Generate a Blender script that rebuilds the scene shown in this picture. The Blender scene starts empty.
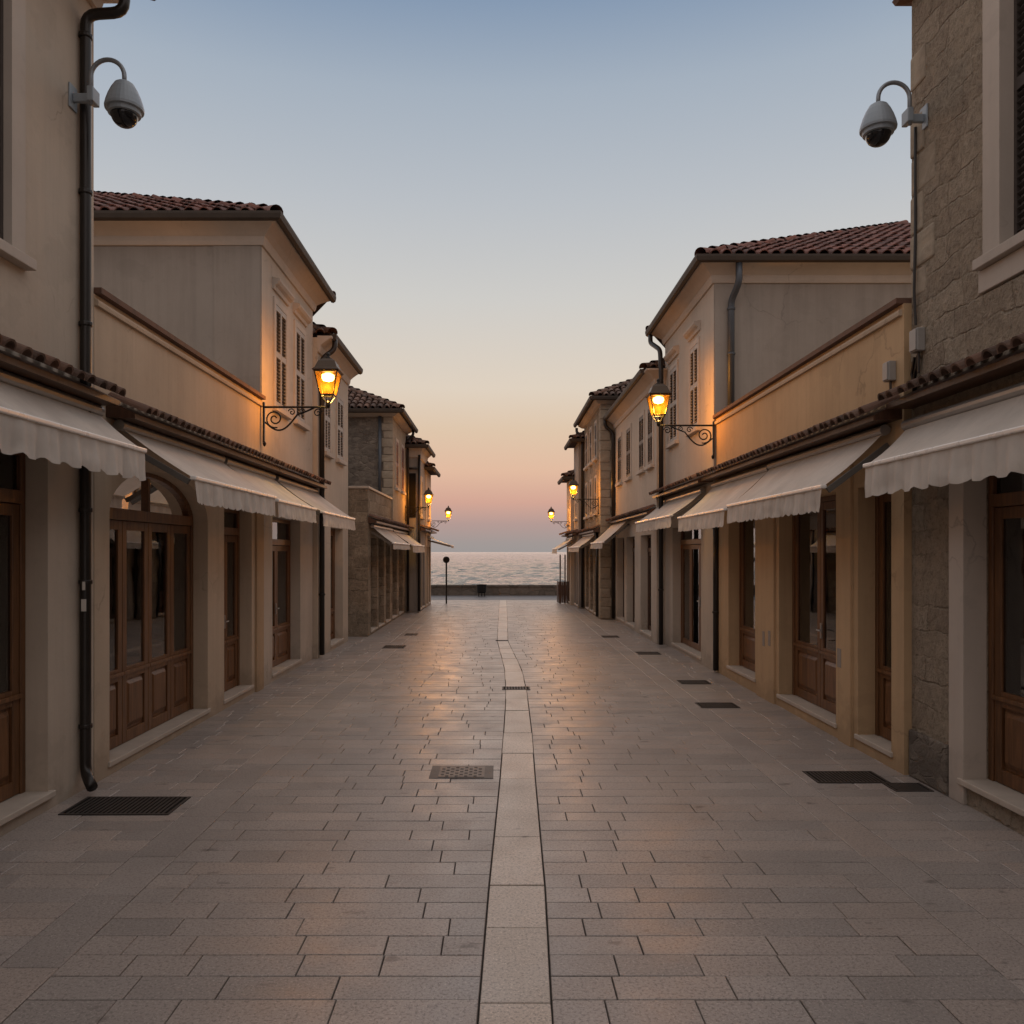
import bpy, bmesh, math, random
from mathutils import Vector, noise
R = math.radians
PI = math.pi
random.seed(7)
sc = bpy.context.scene
COL = sc.collection

# ------------------------------------------------------------------ camera, sky, exposure
cam = bpy.data.cameras.new('camera'); camo = bpy.data.objects.new('camera', cam); COL.objects.link(camo)
camo.location = (0, 0, 2.0); camo.rotation_euler = (R(90), 0, 0)
cam.sensor_width = 36; cam.lens = 28.125; cam.shift_x = 0.0117; cam.shift_y = 0.0391
cam.clip_start = 0.1; cam.clip_end = 30000
sc.camera = camo
sc.view_settings.view_transform = 'Standard'; sc.view_settings.look = 'None'
sc.view_settings.exposure = 0.0; sc.view_settings.gamma = 1
sc.cycles.use_denoising = True
sc.cycles.max_bounces = 8; sc.cycles.transparent_max_bounces = 12
sc.cycles.sample_clamp_indirect = 4.0

def lin(c):
    return tuple(((v/255)/12.92 if v/255 <= 0.04045 else ((v/255+0.055)/1.055)**2.4) for v in c) + (1,)

world = bpy.data.worlds.new('World'); sc.world = world; world.use_nodes = True
wn = world.node_tree; wn.nodes.clear()
def N(t, ty, **k):
    n = t.nodes.new(ty)
    for a, b in k.items(): setattr(n, a, b)
    return n
def wramp(stops):
    r = N(wn, 'ShaderNodeValToRGB'); e = r.color_ramp.elements
    while len(e) > 1: e.remove(e[0])
    e[0].position = stops[0][0]; e[0].color = lin(stops[0][1])
    for p, c in stops[1:]:
        x = e.new(p); x.color = lin(c)
    return r
tc = N(wn, 'ShaderNodeTexCoord'); sep = N(wn, 'ShaderNodeSeparateXYZ')
wn.links.new(tc.outputs['Generated'], sep.inputs[0])
SKY_WEST = [(0.0, (157,151,149)), (0.012, (162,152,149)), (0.035, (180,154,148)), (0.062, (211,166,149)), (0.10, (226,187,161)),
            (0.15, (223,198,172)), (0.20, (223,209,192)), (0.30, (206,204,200)), (0.40, (186,191,197)), (0.50, (164,176,190)),
            (0.57, (133,153,178)), (0.70, (186,188,194)), (1.0, (226,221,220))]
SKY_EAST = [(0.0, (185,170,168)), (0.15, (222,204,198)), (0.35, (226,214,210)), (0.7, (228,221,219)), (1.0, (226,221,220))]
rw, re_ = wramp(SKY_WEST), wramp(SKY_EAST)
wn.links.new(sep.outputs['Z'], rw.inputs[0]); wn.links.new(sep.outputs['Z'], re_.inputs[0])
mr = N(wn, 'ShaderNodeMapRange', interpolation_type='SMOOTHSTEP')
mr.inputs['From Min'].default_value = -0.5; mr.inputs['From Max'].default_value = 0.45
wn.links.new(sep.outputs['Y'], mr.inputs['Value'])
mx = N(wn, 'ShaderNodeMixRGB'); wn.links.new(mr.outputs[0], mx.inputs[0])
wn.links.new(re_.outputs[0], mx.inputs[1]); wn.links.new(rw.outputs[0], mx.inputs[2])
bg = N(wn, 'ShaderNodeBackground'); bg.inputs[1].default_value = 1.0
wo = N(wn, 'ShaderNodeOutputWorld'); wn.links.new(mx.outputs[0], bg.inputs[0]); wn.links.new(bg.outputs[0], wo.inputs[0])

# afterglow of the sun just under the horizon, straight down the street
sun = bpy.data.lights.new('sun', 'SUN'); sun.energy = 0.40; sun.angle = R(70); sun.color = (1.0, 0.74, 0.62)
suno = bpy.data.objects.new('sun', sun); COL.objects.link(suno); suno.rotation_euler = (R(-79), 0, R(0)); suno.location = (0, 60, 20)

# ------------------------------------------------------------------ materials
def mat(name):
    m = bpy.data.materials.new(name); m.use_nodes = True
    t = m.node_tree; b = t.nodes['Principled BSDF']
    return m, t, b
def ramp(t, src, stops, rgb=True):
    r = N(t, 'ShaderNodeValToRGB'); e = r.color_ramp.elements
    while len(e) > 1: e.remove(e[0])
    f = lambda c: (c, c, c, 1) if not isinstance(c, (tuple, list)) else tuple(c) + (1,)
    e[0].position = stops[0][0]; e[0].color = f(stops[0][1])
    for p, c in stops[1:]: e.new(p).color = f(c)
    t.links.new(src, r.inputs[0]); return r.outputs[0]
def coords(t, scale=(1, 1, 1), loc=(0, 0, 0)):
    g = N(t, 'ShaderNodeNewGeometry'); mp = N(t, 'ShaderNodeMapping')
    mp.inputs['Scale'].default_value = scale; mp.inputs['Location'].default_value = loc
    t.links.new(g.outputs['Position'], mp.inputs[0]); return mp.outputs[0]
def noise_tex(t, vec, scale, detail=4, rough=0.55, dist=0.0):
    n = N(t, 'ShaderNodeTexNoise'); n.inputs['Scale'].default_value = scale; n.inputs['Detail'].default_value = detail
    n.inputs['Roughness'].default_value = rough; n.inputs['Distortion'].default_value = dist
    t.links.new(vec, n.inputs['Vector']); return n.outputs['Fac']
def mixc(t, f, a, b, mode='MIX'):
    m = N(t, 'ShaderNodeMixRGB', blend_type=mode)
    for i, v in ((0, f), (1, a), (2, b)):
        if hasattr(v, 'is_linked') or isinstance(v, bpy.types.NodeSocket): t.links.new(v, m.inputs[i])
        elif i == 0: m.inputs[0].default_value = v
        else: m.inputs[i].default_value = tuple(v)[:3] + (1,)
    return m.outputs[0]
def bump(t, b, h, strength, dist):
    n = N(t, 'ShaderNodeBump'); n.inputs['Strength'].default_value = strength; n.inputs['Distance'].default_value = dist
    t.links.new(h, n.inputs['Height']); t.links.new(n.outputs[0], b.inputs['Normal']); return n
def math_n(t, op, a, b=None):
    m = N(t, 'ShaderNodeMath', operation=op)
    for i, v in ((0, a), (1, b)):
        if v is None: continue
        if isinstance(v, bpy.types.NodeSocket): t.links.new(v, m.inputs[i])
        else: m.inputs[i].default_value = v
    return m.outputs[0]

def plaster(name, col, dark=0.78, streak=0.12, rough=0.85, bs=0.35):
    m, t, b = mat(name)
    p = coords(t)
    big = noise_tex(t, p, 0.55, 5, 0.6)
    c = mixc(t, ramp(t, big, [(0.32, 0), (0.7, 1)]), [v*dark for v in col], col)
    sv = coords(t, (7, 7, 0.35))
    st = ramp(t, noise_tex(t, sv, 1.0, 6, 0.65), [(0.45, 0), (0.75, 1)])
    c = mixc(t, math_n(t, 'MULTIPLY', st, streak*2.2), c, [v*0.55 for v in col])
    fine = noise_tex(t, p, 9, 6, 0.7)
    c = mixc(t, math_n(t, 'MULTIPLY', ramp(t, fine, [(0.56, 0), (0.78, 1)]), 0.22), c, [v*0.5 for v in col])
    # splash-back grime low on the wall, patchy
    g = N(t, 'ShaderNodeNewGeometry'); s = N(t, 'ShaderNodeSeparateXYZ'); t.links.new(g.outputs['Position'], s.inputs[0])
    lo = N(t, 'ShaderNodeMapRange'); lo.inputs[1].default_value = 0.0; lo.inputs[2].default_value = 0.75
    lo.inputs[3].default_value = 1.0; lo.inputs[4].default_value = 0.0; t.links.new(s.outputs['Z'], lo.inputs[0])
    gm = ramp(t, math_n(t, 'ADD', math_n(t, 'MULTIPLY', lo.outputs[0], 0.45), math_n(t, 'MULTIPLY', noise_tex(t, p, 3.2, 5, 0.65), 0.75)), [(0.62, 0), (0.78, 1)])
    c = mixc(t, math_n(t, 'MULTIPLY', gm, 0.4), c, [v*0.42 for v in col])
    # hairline cracks in places, and a few repaired patches
    cv = N(t, 'ShaderNodeTexVoronoi', feature='DISTANCE_TO_EDGE'); cv.inputs['Scale'].default_value = 0.8
    wv = N(t, 'ShaderNodeTexNoise'); wv.inputs['Scale'].default_value = 3; wv.inputs['Detail'].default_value = 6; t.links.new(p, wv.inputs['Vector'])
    pm = N(t, 'ShaderNodeMixRGB', blend_type='LINEAR_LIGHT'); pm.inputs[0].default_value = 0.25; t.links.new(p, pm.inputs[1]); t.links.new(wv.outputs['Color'], pm.inputs[2])
    t.links.new(pm.outputs[0], cv.inputs['Vector'])
    ck = math_n(t, 'MULTIPLY', ramp(t, cv.outputs['Distance'], [(0.0, 1), (0.010, 0)]), ramp(t, noise_tex(t, coords(t, (1, 1, 1), (7, 7, 7)), 0.9, 3), [(0.52, 0), (0.62, 1)]))
    c = mixc(t, math_n(t, 'MULTIPLY', ck, 0.45), c, [v*0.35 for v in col])
    pt = ramp(t, noise_tex(t, coords(t, (1, 1, 1.3), (11, 4, 2)), 1.3, 5, 0.55), [(0.61, 0), (0.635, 1)])
    c = mixc(t, math_n(t, 'MULTIPLY', pt, 0.22), c, [v*0.62 for v in col])
    t.links.new(c, b.inputs['Base Color']); b.inputs['Roughness'].default_value = rough
    b.inputs['Specular IOR Level'].default_value = 0.25
    h = math_n(t, 'ADD', math_n(t, 'MULTIPLY', noise_tex(t, p, 28, 5, 0.6), 0.35), math_n(t, 'MULTIPLY', noise_tex(t, p, 2.2, 3, 0.5), 1.0))
    bump(t, b, h, bs, 0.012)
    return m

def flat(name, col, rough=0.5, metal=0.0, var=0.18, scale=6, bs=0.1, stretch=(1, 1, 1), bd=0.004, spec=0.5):
    m, t, b = mat(name)
    p = coords(t, stretch)
    n = noise_tex(t, p, scale, 5, 0.6)
    c = mixc(t, n, [v*(1-var*1.4) for v in col], [min(1, v*(1+var)) for v in col])
    t.links.new(c, b.inputs['Base Color'])
    rr = N(t, 'ShaderNodeMapRange'); rr.inputs[3].default_value = max(0.03, rough-0.1); rr.inputs[4].default_value = min(1, rough+0.12)
    t.links.new(n, rr.inputs[0]); t.links.new(rr.outputs[0], b.inputs['Roughness'])
    b.inputs['Metallic'].default_value = metal; b.inputs['Specular IOR Level'].default_value = spec
    bump(t, b, noise_tex(t, p, scale*5, 4), bs, bd)
    return m

def wood(name, col, rough=0.42):
    m, t, b = mat(name)
    p = coords(t, (9, 9, 0.7)); n = noise_tex(t, p, 2.4, 6, 0.62, 1.2)
    c = mixc(t, ramp(t, n, [(0.3, 0), (0.7, 1)]), [v*0.45 for v in col], [min(1, v*1.3) for v in col])
    isl = N(t, 'ShaderNodeNewGeometry')
    c = mixc(t, math_n(t, 'MULTIPLY', isl.outputs['Random Per Island'], 0.35), c, [v*0.5 for v in col])
    t.links.new(c, b.inputs['Base Color']); b.inputs['Roughness'].default_value = rough
    bump(t, b, n, 0.15, 0.004); return m

def stone(name, c1, c2, mortar, scale=3.0, coursed=0.6, bs=0.9, bd=0.05, rough=False):
    """rubble: squashed voronoi cells with wobbling outlines and recessed joints"""
    m, t, b = mat(name)
    g = N(t, 'ShaderNodeNewGeometry')
    p = coords(t, (1, 1, 1.0+coursed))
    wob = N(t, 'ShaderNodeTexNoise'); wob.inputs['Scale'].default_value = 4; wob.inputs['Detail'].default_value = 5; t.links.new(p, wob.inputs['Vector'])
    pv = N(t, 'ShaderNodeMixRGB', blend_type='LINEAR_LIGHT'); pv.inputs[0].default_value = 0.10
    t.links.new(p, pv.inputs[1]); t.links.new(wob.outputs['Color'], pv.inputs[2])
    v1 = N(t, 'ShaderNodeTexVoronoi', feature='F1'); v1.inputs['Scale'].default_value = scale; t.links.new(pv.outputs[0], v1.inputs['Vector'])
    v2 = N(t, 'ShaderNodeTexVoronoi', feature='DISTANCE_TO_EDGE'); v2.inputs['Scale'].default_value = scale; t.links.new(pv.outputs[0], v2.inputs['Vector'])
    joint = ramp(t, v2.outputs['Distance'], [(0.015, 0), (0.10, 1)])
    sx = N(t, 'ShaderNodeSeparateColor'); t.links.new(v1.outputs['Color'], sx.inputs[0])
    cc = mixc(t, sx.outputs[0], c1, c2)
    fn = noise_tex(t, p, 9, 7, 0.72)
    cc = mixc(t, math_n(t, 'MULTIPLY', ramp(t, fn, [(0.40, 0), (0.68, 1)]), 0.55), cc, [v*0.42 for v in c1])
    smear = ramp(t, noise_tex(t, p, 1.6, 4, 0.6), [(0.40, 0), (0.56, 1)] if rough else [(0.42, 0), (0.6, 1)])
    jm = math_n(t, 'MAXIMUM', joint, math_n(t, 'MULTIPLY', smear, 0.8))
    cc = mixc(t, jm, mortar, cc)
    big = ramp(t, noise_tex(t, p, 0.8, 5, 0.6), [(0.35, 0), (0.7, 1)])
    cc = mixc(t, math_n(t, 'MULTIPLY', big, 0.3), cc, [v*0.5 for v in c2])
    t.links.new(cc, b.inputs['Base Color']); b.inputs['Roughness'].default_value = 0.9; b.inputs['Specular IOR Level'].default_value = 0.2
    h = math_n(t, 'ADD', math_n(t, 'MULTIPLY', jm, 0.7), math_n(t, 'MULTIPLY', fn, 0.9))
    h = math_n(t, 'ADD', h, math_n(t, 'MULTIPLY', noise_tex(t, p, 22 if rough else 40, 5, 0.7), 1.5 if rough else 0.25))
    bump(t, b, h, bs, bd); return m

def stone_coursed(name, c1, c2, mortar, bw=0.42, bh=0.21, bs=0.9, bd=0.05, joint_vis=0.8):
    """roughly coursed blocks with wandering joints, partly smeared with mortar"""
    m, t, b = mat(name)
    g = N(t, 'ShaderNodeNewGeometry'); sp = N(t, 'ShaderNodeSeparateXYZ'); t.links.new(g.outputs['Position'], sp.inputs[0])
    p = coords(t)
    def wob(sc_, amp, off):
        return math_n(t, 'MULTIPLY', math_n(t, 'SUBTRACT', noise_tex(t, coords(t, (1, 1, 1), (off, off, off)), sc_, 4, 0.6), 0.5), amp)
    u = math_n(t, 'ADD', math_n(t, 'ADD', sp.outputs['X'], sp.outputs['Y']), math_n(t, 'ADD', wob(2.2, 0.30, 3), wob(9, 0.07, 8)))
    v = math_n(t, 'ADD', sp.outputs['Z'], math_n(t, 'ADD', wob(1.6, 0.22, 17), wob(8, 0.07, 23)))
    cb = N(t, 'ShaderNodeCombineXYZ'); t.links.new(u, cb.inputs[0]); t.links.new(v, cb.inputs[1])
    br = N(t, 'ShaderNodeTexBrick'); br.offset = 0.43; br.squash = 1.5; br.squash_frequency = 3
    br.inputs['Scale'].default_value = 1.0; br.inputs['Brick Width'].default_value = bw; br.inputs['Row Height'].default_value = bh
    br.inputs['Mortar Size'].default_value = 0.014; br.inputs['Mortar Smooth'].default_value = 0.9
    br.inputs['Color1'].default_value = tuple(c1)+(1,); br.inputs['Color2'].default_value = tuple(c2)+(1,); br.inputs['Mortar'].default_value = tuple(mortar)+(1,)
    t.links.new(cb.outputs[0], br.inputs['Vector'])
    smear = ramp(t, noise_tex(t, p, 1.9, 5, 0.65), [(0.40, 0), (0.60, 1)])
    jf = math_n(t, 'MULTIPLY', br.outputs['Fac'], math_n(t, 'ADD', math_n(t, 'MULTIPLY', smear, joint_vis), 0.05))
    c = mixc(t, math_n(t, 'MULTIPLY', math_n(t, 'SUBTRACT', 1.0, smear), 0.55), br.outputs['Color'], mortar)
    f1 = noise_tex(t, p, 13, 6, 0.75); f2 = noise_tex(t, p, 34, 4, 0.7)
    c = mixc(t, math_n(t, 'MULTIPLY', ramp(t, f1, [(0.44, 0), (0.68, 1)]), 0.5), c, [q*0.5 for q in c2])
    c = mixc(t, math_n(t, 'MULTIPLY', ramp(t, f2, [(0.55, 0), (0.70, 1)]), 0.6), c, [q*0.3 for q in c2])
    c = mixc(t, math_n(t, 'MULTIPLY', ramp(t, noise_tex(t, coords(t, (1, 1, 1), (5, 5, 5)), 6, 5, 0.7), [(0.52, 0), (0.7, 1)]), 0.35), c, [min(0.8, q*1.3) for q in c1])
    c = mixc(t, math_n(t, 'MULTIPLY', jf, 0.5), c, [q*0.45 for q in mortar])
    t.links.new(c, b.inputs['Base Color']); b.inputs['Roughness'].default_value = 0.92; b.inputs['Specular IOR Level'].default_value = 0.2
    h = math_n(t, 'SUBTRACT', math_n(t, 'ADD', math_n(t, 'MULTIPLY', f1, 0.9), math_n(t, 'MULTIPLY', f2, 0.6)), math_n(t, 'MULTIPLY', jf, 0.55))
    bump(t, b, h, bs, bd); return m

def tile_mat(name, col):
    m, t, b = mat(name)
    g = N(t, 'ShaderNodeNewGeometry')
    c = ramp(t, g.outputs['Random Per Island'], [(0, [v*0.55 for v in col]), (0.45, col), (0.8, (col[0]*1.35, col[1]*1.2, col[2]*1.1)), (1, (col[0]*1.3, col[1]*1.5, col[2]*1.6))])
    p = coords(t); n = noise_tex(t, p, 7, 6, 0.7)
    c = mixc(t, math_n(t, 'MULTIPLY', ramp(t, n, [(0.45, 0), (0.7, 1)]), 0.6), c, (0.06, 0.05, 0.042))
    t.links.new(c, b.inputs['Base Color']); b.inputs['Roughness'].default_value = 0.85
    bump(t, b, noise_tex(t, p, 30, 4), 0.4, 0.008); return m

def glass_mat(name):
    m, t, b = mat(name); t.nodes.remove(b)
    o = t.nodes['Material Output']
    tr = N(t, 'ShaderNodeBsdfTransparent'); tr.inputs[0].default_value = (0.78, 0.80, 0.77, 1)
    gl = N(t, 'ShaderNodeBsdfGlossy'); gl.inputs['Roughness'].default_value = 0.015; gl.inputs[0].default_value = (1, 1, 1, 1)
    fr = N(t, 'ShaderNodeFresnel'); fr.inputs[0].default_value = 2.0
    p = coords(t); bn = N(t, 'ShaderNodeBump'); bn.inputs['Strength'].default_value = 0.05; bn.inputs['Distance'].default_value = 0.02
    t.links.new(noise_tex(t, p, 1.7, 2), bn.inputs['Height']); t.links.new(bn.outputs[0], gl.inputs['Normal'])
    ms = N(t, 'ShaderNodeMixShader'); t.links.new(fr.outputs[0], ms.inputs[0]); t.links.new(tr.outputs[0], ms.inputs[1]); t.links.new(gl.outputs[0], ms.inputs[2])
    t.links.new(ms.outputs[0], o.inputs[0]); return m

def fabric_mat(name, col):
    m, t, b = mat(name); o = t.nodes['Material Output']
    p = coords(t); n = noise_tex(t, p, 2.2, 5, 0.6)
    c = mixc(t, ramp(t, n, [(0.35, 0), (0.7, 1)]), [v*0.8 for v in col], col)
    sp = ramp(t, noise_tex(t, coords(t, (5, 5, 1)), 3, 6, 0.7), [(0.55, 0), (0.75, 1)])
    c = mixc(t, math_n(t, 'MULTIPLY', sp, 0.28), c, [col[0]*0.6, col[1]*0.56, col[2]*0.5])
    t.links.new(c, b.inputs['Base Color']); b.inputs['Roughness'].default_value = 0.8; b.inputs['Specular IOR Level'].default_value = 0.2
    bump(t, b, noise_tex(t, p, 6, 3), 0.25, 0.02)
    tl = N(t, 'ShaderNodeBsdfTranslucent'); t.links.new(c, tl.inputs[0])
    ms = N(t, 'ShaderNodeMixShader'); ms.inputs[0].default_value = 0.22
    t.links.new(b.outputs[0], ms.inputs[1]); t.links.new(tl.outputs[0], ms.inputs[2]); t.links.new(ms.outputs[0], o.inputs[0])
    return m

def paving_mat(name, col, var=0.3, rough=0.42):
    m, t, b = mat(name)
    g = N(t, 'ShaderNodeNewGeometry'); p = coords(t)
    c = ramp(t, g.outputs['Random Per Island'], [(0, [v*(1-var) for v in col]), (0.5, col), (0.8, (col[0]*1.12, col[1]*1.05, col[2]*1.0)), (1, [v*(1+var*0.7) for v in col])])
    sp = noise_tex(t, p, 62, 3, 0.75)
    c = mixc(t, ramp(t, sp, [(0.5, 0), (0.62, 0.75)]), c, [v*0.42 for v in col])
    c = mixc(t, ramp(t, noise_tex(t, p, 85, 2, 0.6), [(0.58, 0), (0.68, 0.55)]), c, [min(1, v*1.8) for v in col])
    big = noise_tex(t, p, 0.7, 6, 0.65)
    c = mixc(t, ramp(t, big, [(0.4, 0), (0.7, 0.4)]), c, [v*0.55 for v in col])
    spots = noise_tex(t, coords(t, (1, 1.8, 1)), 4.3, 3, 0.5)
    c = mixc(t, ramp(t, spots, [(0.665, 0), (0.73, 0.6)]), c, [v*0.25 for v in col])
    t.links.new(c, b.inputs['Base Color'])
    rr = N(t, 'ShaderNodeMapRange'); rr.inputs[1].default_value = 0.3; rr.inputs[2].default_value = 0.7
    rr.inputs[3].default_value = rough-0.07; rr.inputs[4].default_value = rough+0.14
    t.links.new(noise_tex(t, p, 2.3, 5, 0.6), rr.inputs[0]); t.links.new(rr.outputs[0], b.inputs['Roughness'])
    b.inputs['Specular IOR Level'].default_value = 0.5
    h = math_n(t, 'ADD', math_n(t, 'MULTIPLY', noise_tex(t, p, 60, 4, 0.65), 0.5), math_n(t, 'MULTIPLY', noise_tex(t, p, 3.5, 3), 1.2))
    bump(t, b, h, 0.32, 0.006); return m

def emit_mat(name, col, st):
    m, t, b = mat(name)
    b.inputs['Base Color'].default_value = col + (1,); b.inputs['Emission Color'].default_value = col + (1,); b.inputs['Emission Strength'].default_value = st
    return m

def lamp_glass(name):
    m, t, b = mat(name); o = t.nodes['Material Output']; t.nodes.remove(b)
    tr = N(t, 'ShaderNodeBsdfTransparent'); tr.inputs[0].default_value = (1, 0.64, 0.22, 1)
    tl = N(t, 'ShaderNodeBsdfTranslucent'); tl.inputs[0].default_value = (1.0, 0.42, 0.06, 1)
    p = coords(t); f = ramp(t, noise_tex(t, p, 14, 4, 0.6), [(0.3, 0.02), (0.7, 0.045)])
    ms = N(t, 'ShaderNodeMixShader'); t.links.new(f, ms.inputs[0]); t.links.new(tr.outputs[0], ms.inputs[1]); t.links.new(tl.outputs[0], ms.inputs[2])
    t.links.new(ms.outputs[0], o.inputs[0]); return m

M = dict(
    plaster_cream=plaster('cream_plaster', (0.58, 0.485, 0.39)),
    plaster_warm=plaster('ochre_plaster', (0.47, 0.33, 0.205), streak=0.16),
    plaster_pale=plaster('pale_plaster', (0.56, 0.48, 0.40)),
    plaster_ochre=plaster('warm_ochre_plaster', (0.58, 0.40, 0.235), streak=0.16),
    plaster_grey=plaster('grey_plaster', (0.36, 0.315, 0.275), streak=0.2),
    plaster_wing=plaster('buff_plaster', (0.56, 0.44, 0.325), streak=0.16),
    trim=plaster('trim_stone', (0.58, 0.50, 0.43), streak=0.08, bs=0.15),
    stone_near=stone_coursed('rough_block_stone', (0.60, 0.49, 0.375), (0.44, 0.345, 0.26), (0.56, 0.45, 0.335), 0.36, 0.22, 1.0, 0.10),
    stone_far=stone('grey_rubble', (0.30, 0.255, 0.21), (0.15, 0.125, 0.105), (0.24, 0.20, 0.165), 6.0, 0.6),
    stone_warm=stone_coursed('warm_block_stone', (0.46, 0.37, 0.275), (0.24, 0.19, 0.14), (0.36, 0.29, 0.215), 0.50, 0.27, 0.9, 0.06, 1.0),
    quoin=stone('dressed_stone', (0.42, 0.35, 0.27), (0.36, 0.29, 0.22), (0.40, 0.33, 0.25), 1.2, 0.4, 0.5, 0.02),
    step=flat('door_step_stone', (0.50, 0.43, 0.36), 0.6, var=0.2, bs=0.25),
    wood=wood('brown_varnished_wood', (0.175, 0.076, 0.029)),
    wood_dark=wood('dark_stained_wood', (0.075, 0.032, 0.016)),
    shutter_pale=flat('pale_shutter_paint', (0.40, 0.37, 0.34), 0.6, stretch=(1, 1, 6)),
    louvre_brown=flat('louvre_paint', (0.055, 0.046, 0.04), 0.6),
    shutter_dark=flat('dark_shutter_paint', (0.07, 0.054, 0.047), 0.55, stretch=(1, 1, 6)),
    shutter_red=flat('red_brown_shutter_paint', (0.22, 0.10, 0.075), 0.6),
    glass=glass_mat('window_glass'),
    dark=flat('dark_void', (0.012, 0.011, 0.010), 0.9, spec=0.1),
    tile=tile_mat('red_clay_tile', (0.165, 0.072, 0.056)),
    tile_old=tile_mat('weathered_clay_tile', (0.135, 0.074, 0.050)),
    tilebase=flat('tile_underlay', (0.05, 0.03, 0.024), 0.9),
    gutter=flat('brown_metal_gutter', (0.062, 0.048, 0.038), 0.62, 0.0, var=0.25, spec=0.25),
    pipe_blue=flat('grey_blue_pipe', (0.075, 0.085, 0.10), 0.45, 0.3),
    pipe_dark=flat('dark_brown_pipe', (0.022, 0.017, 0.014), 0.35, 0.2, var=0.3),
    iron=flat('black_iron', (0.016, 0.014, 0.012), 0.42, 0.6, bs=0.3),
    iron_roof=flat('brown_iron_cap', (0.07, 0.045, 0.028), 0.45, 0.5),
    fabric=fabric_mat('cream_awning_fabric', (0.78, 0.70, 0.62)),
    rail=flat('white_painted_rail', (0.86, 0.82, 0.77), 0.28, 0.1, var=0.06),
    arm_metal=flat('awning_arm_metal', (0.13, 0.115, 0.10), 0.5, 0.3),
    alu=flat('grey_alu', (0.36, 0.34, 0.32), 0.4, 0.6),
    cctv=flat('white_camera_plastic', (0.27, 0.31, 0.345), 0.35, var=0.07, bs=0.02),
    cctv_dome=flat('smoked_dome', (0.010, 0.010, 0.012), 0.06, var=0.05, bs=0.0),
    pole_grey=flat('grey_camera_pole', (0.25, 0.27, 0.29), 0.4, 0.4),
    box_grey=flat('grey_box_plastic', (0.33, 0.31, 0.29), 0.5),
    paving=paving_mat('street_stone_slabs', (0.37, 0.325, 0.298), 0.14, 0.345),
    paving_strip=paving_mat('pale_strip_slabs', (0.57, 0.485, 0.415), 0.09, 0.36),
    joint=flat('paving_joint', (0.10, 0.083, 0.072), 0.9),
    grate=flat('cast_iron_grate', (0.075, 0.066, 0.060), 0.5, 0.5, bs=0.5),
    manhole=flat('worn_iron_cover', (0.12, 0.095, 0.08), 0.45, 0.4, bs=0.5),
    road=flat('promenade_asphalt', (0.13, 0.125, 0.13), 0.55, scale=3),
    seawall=stone('sea_wall_stone', (0.20, 0.18, 0.16), (0.13, 0.115, 0.10), (0.10, 0.09, 0.08), 2.0, 0.5, 0.5, 0.03),
    curtain=flat('grey_curtain', (0.30, 0.28, 0.25), 0.9),
    bulb=emit_mat('lit_bulb', (1.0, 0.74, 0.40), 14.0),
    lampglass=lamp_glass('amber_lamp_glass'),
    binmat=flat('dark_litter_bin', (0.012, 0.012, 0.013), 0.7, spec=0.2),
    paper=flat('white_paper', (0.62, 0.58, 0.53), 0.8),
)

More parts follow.
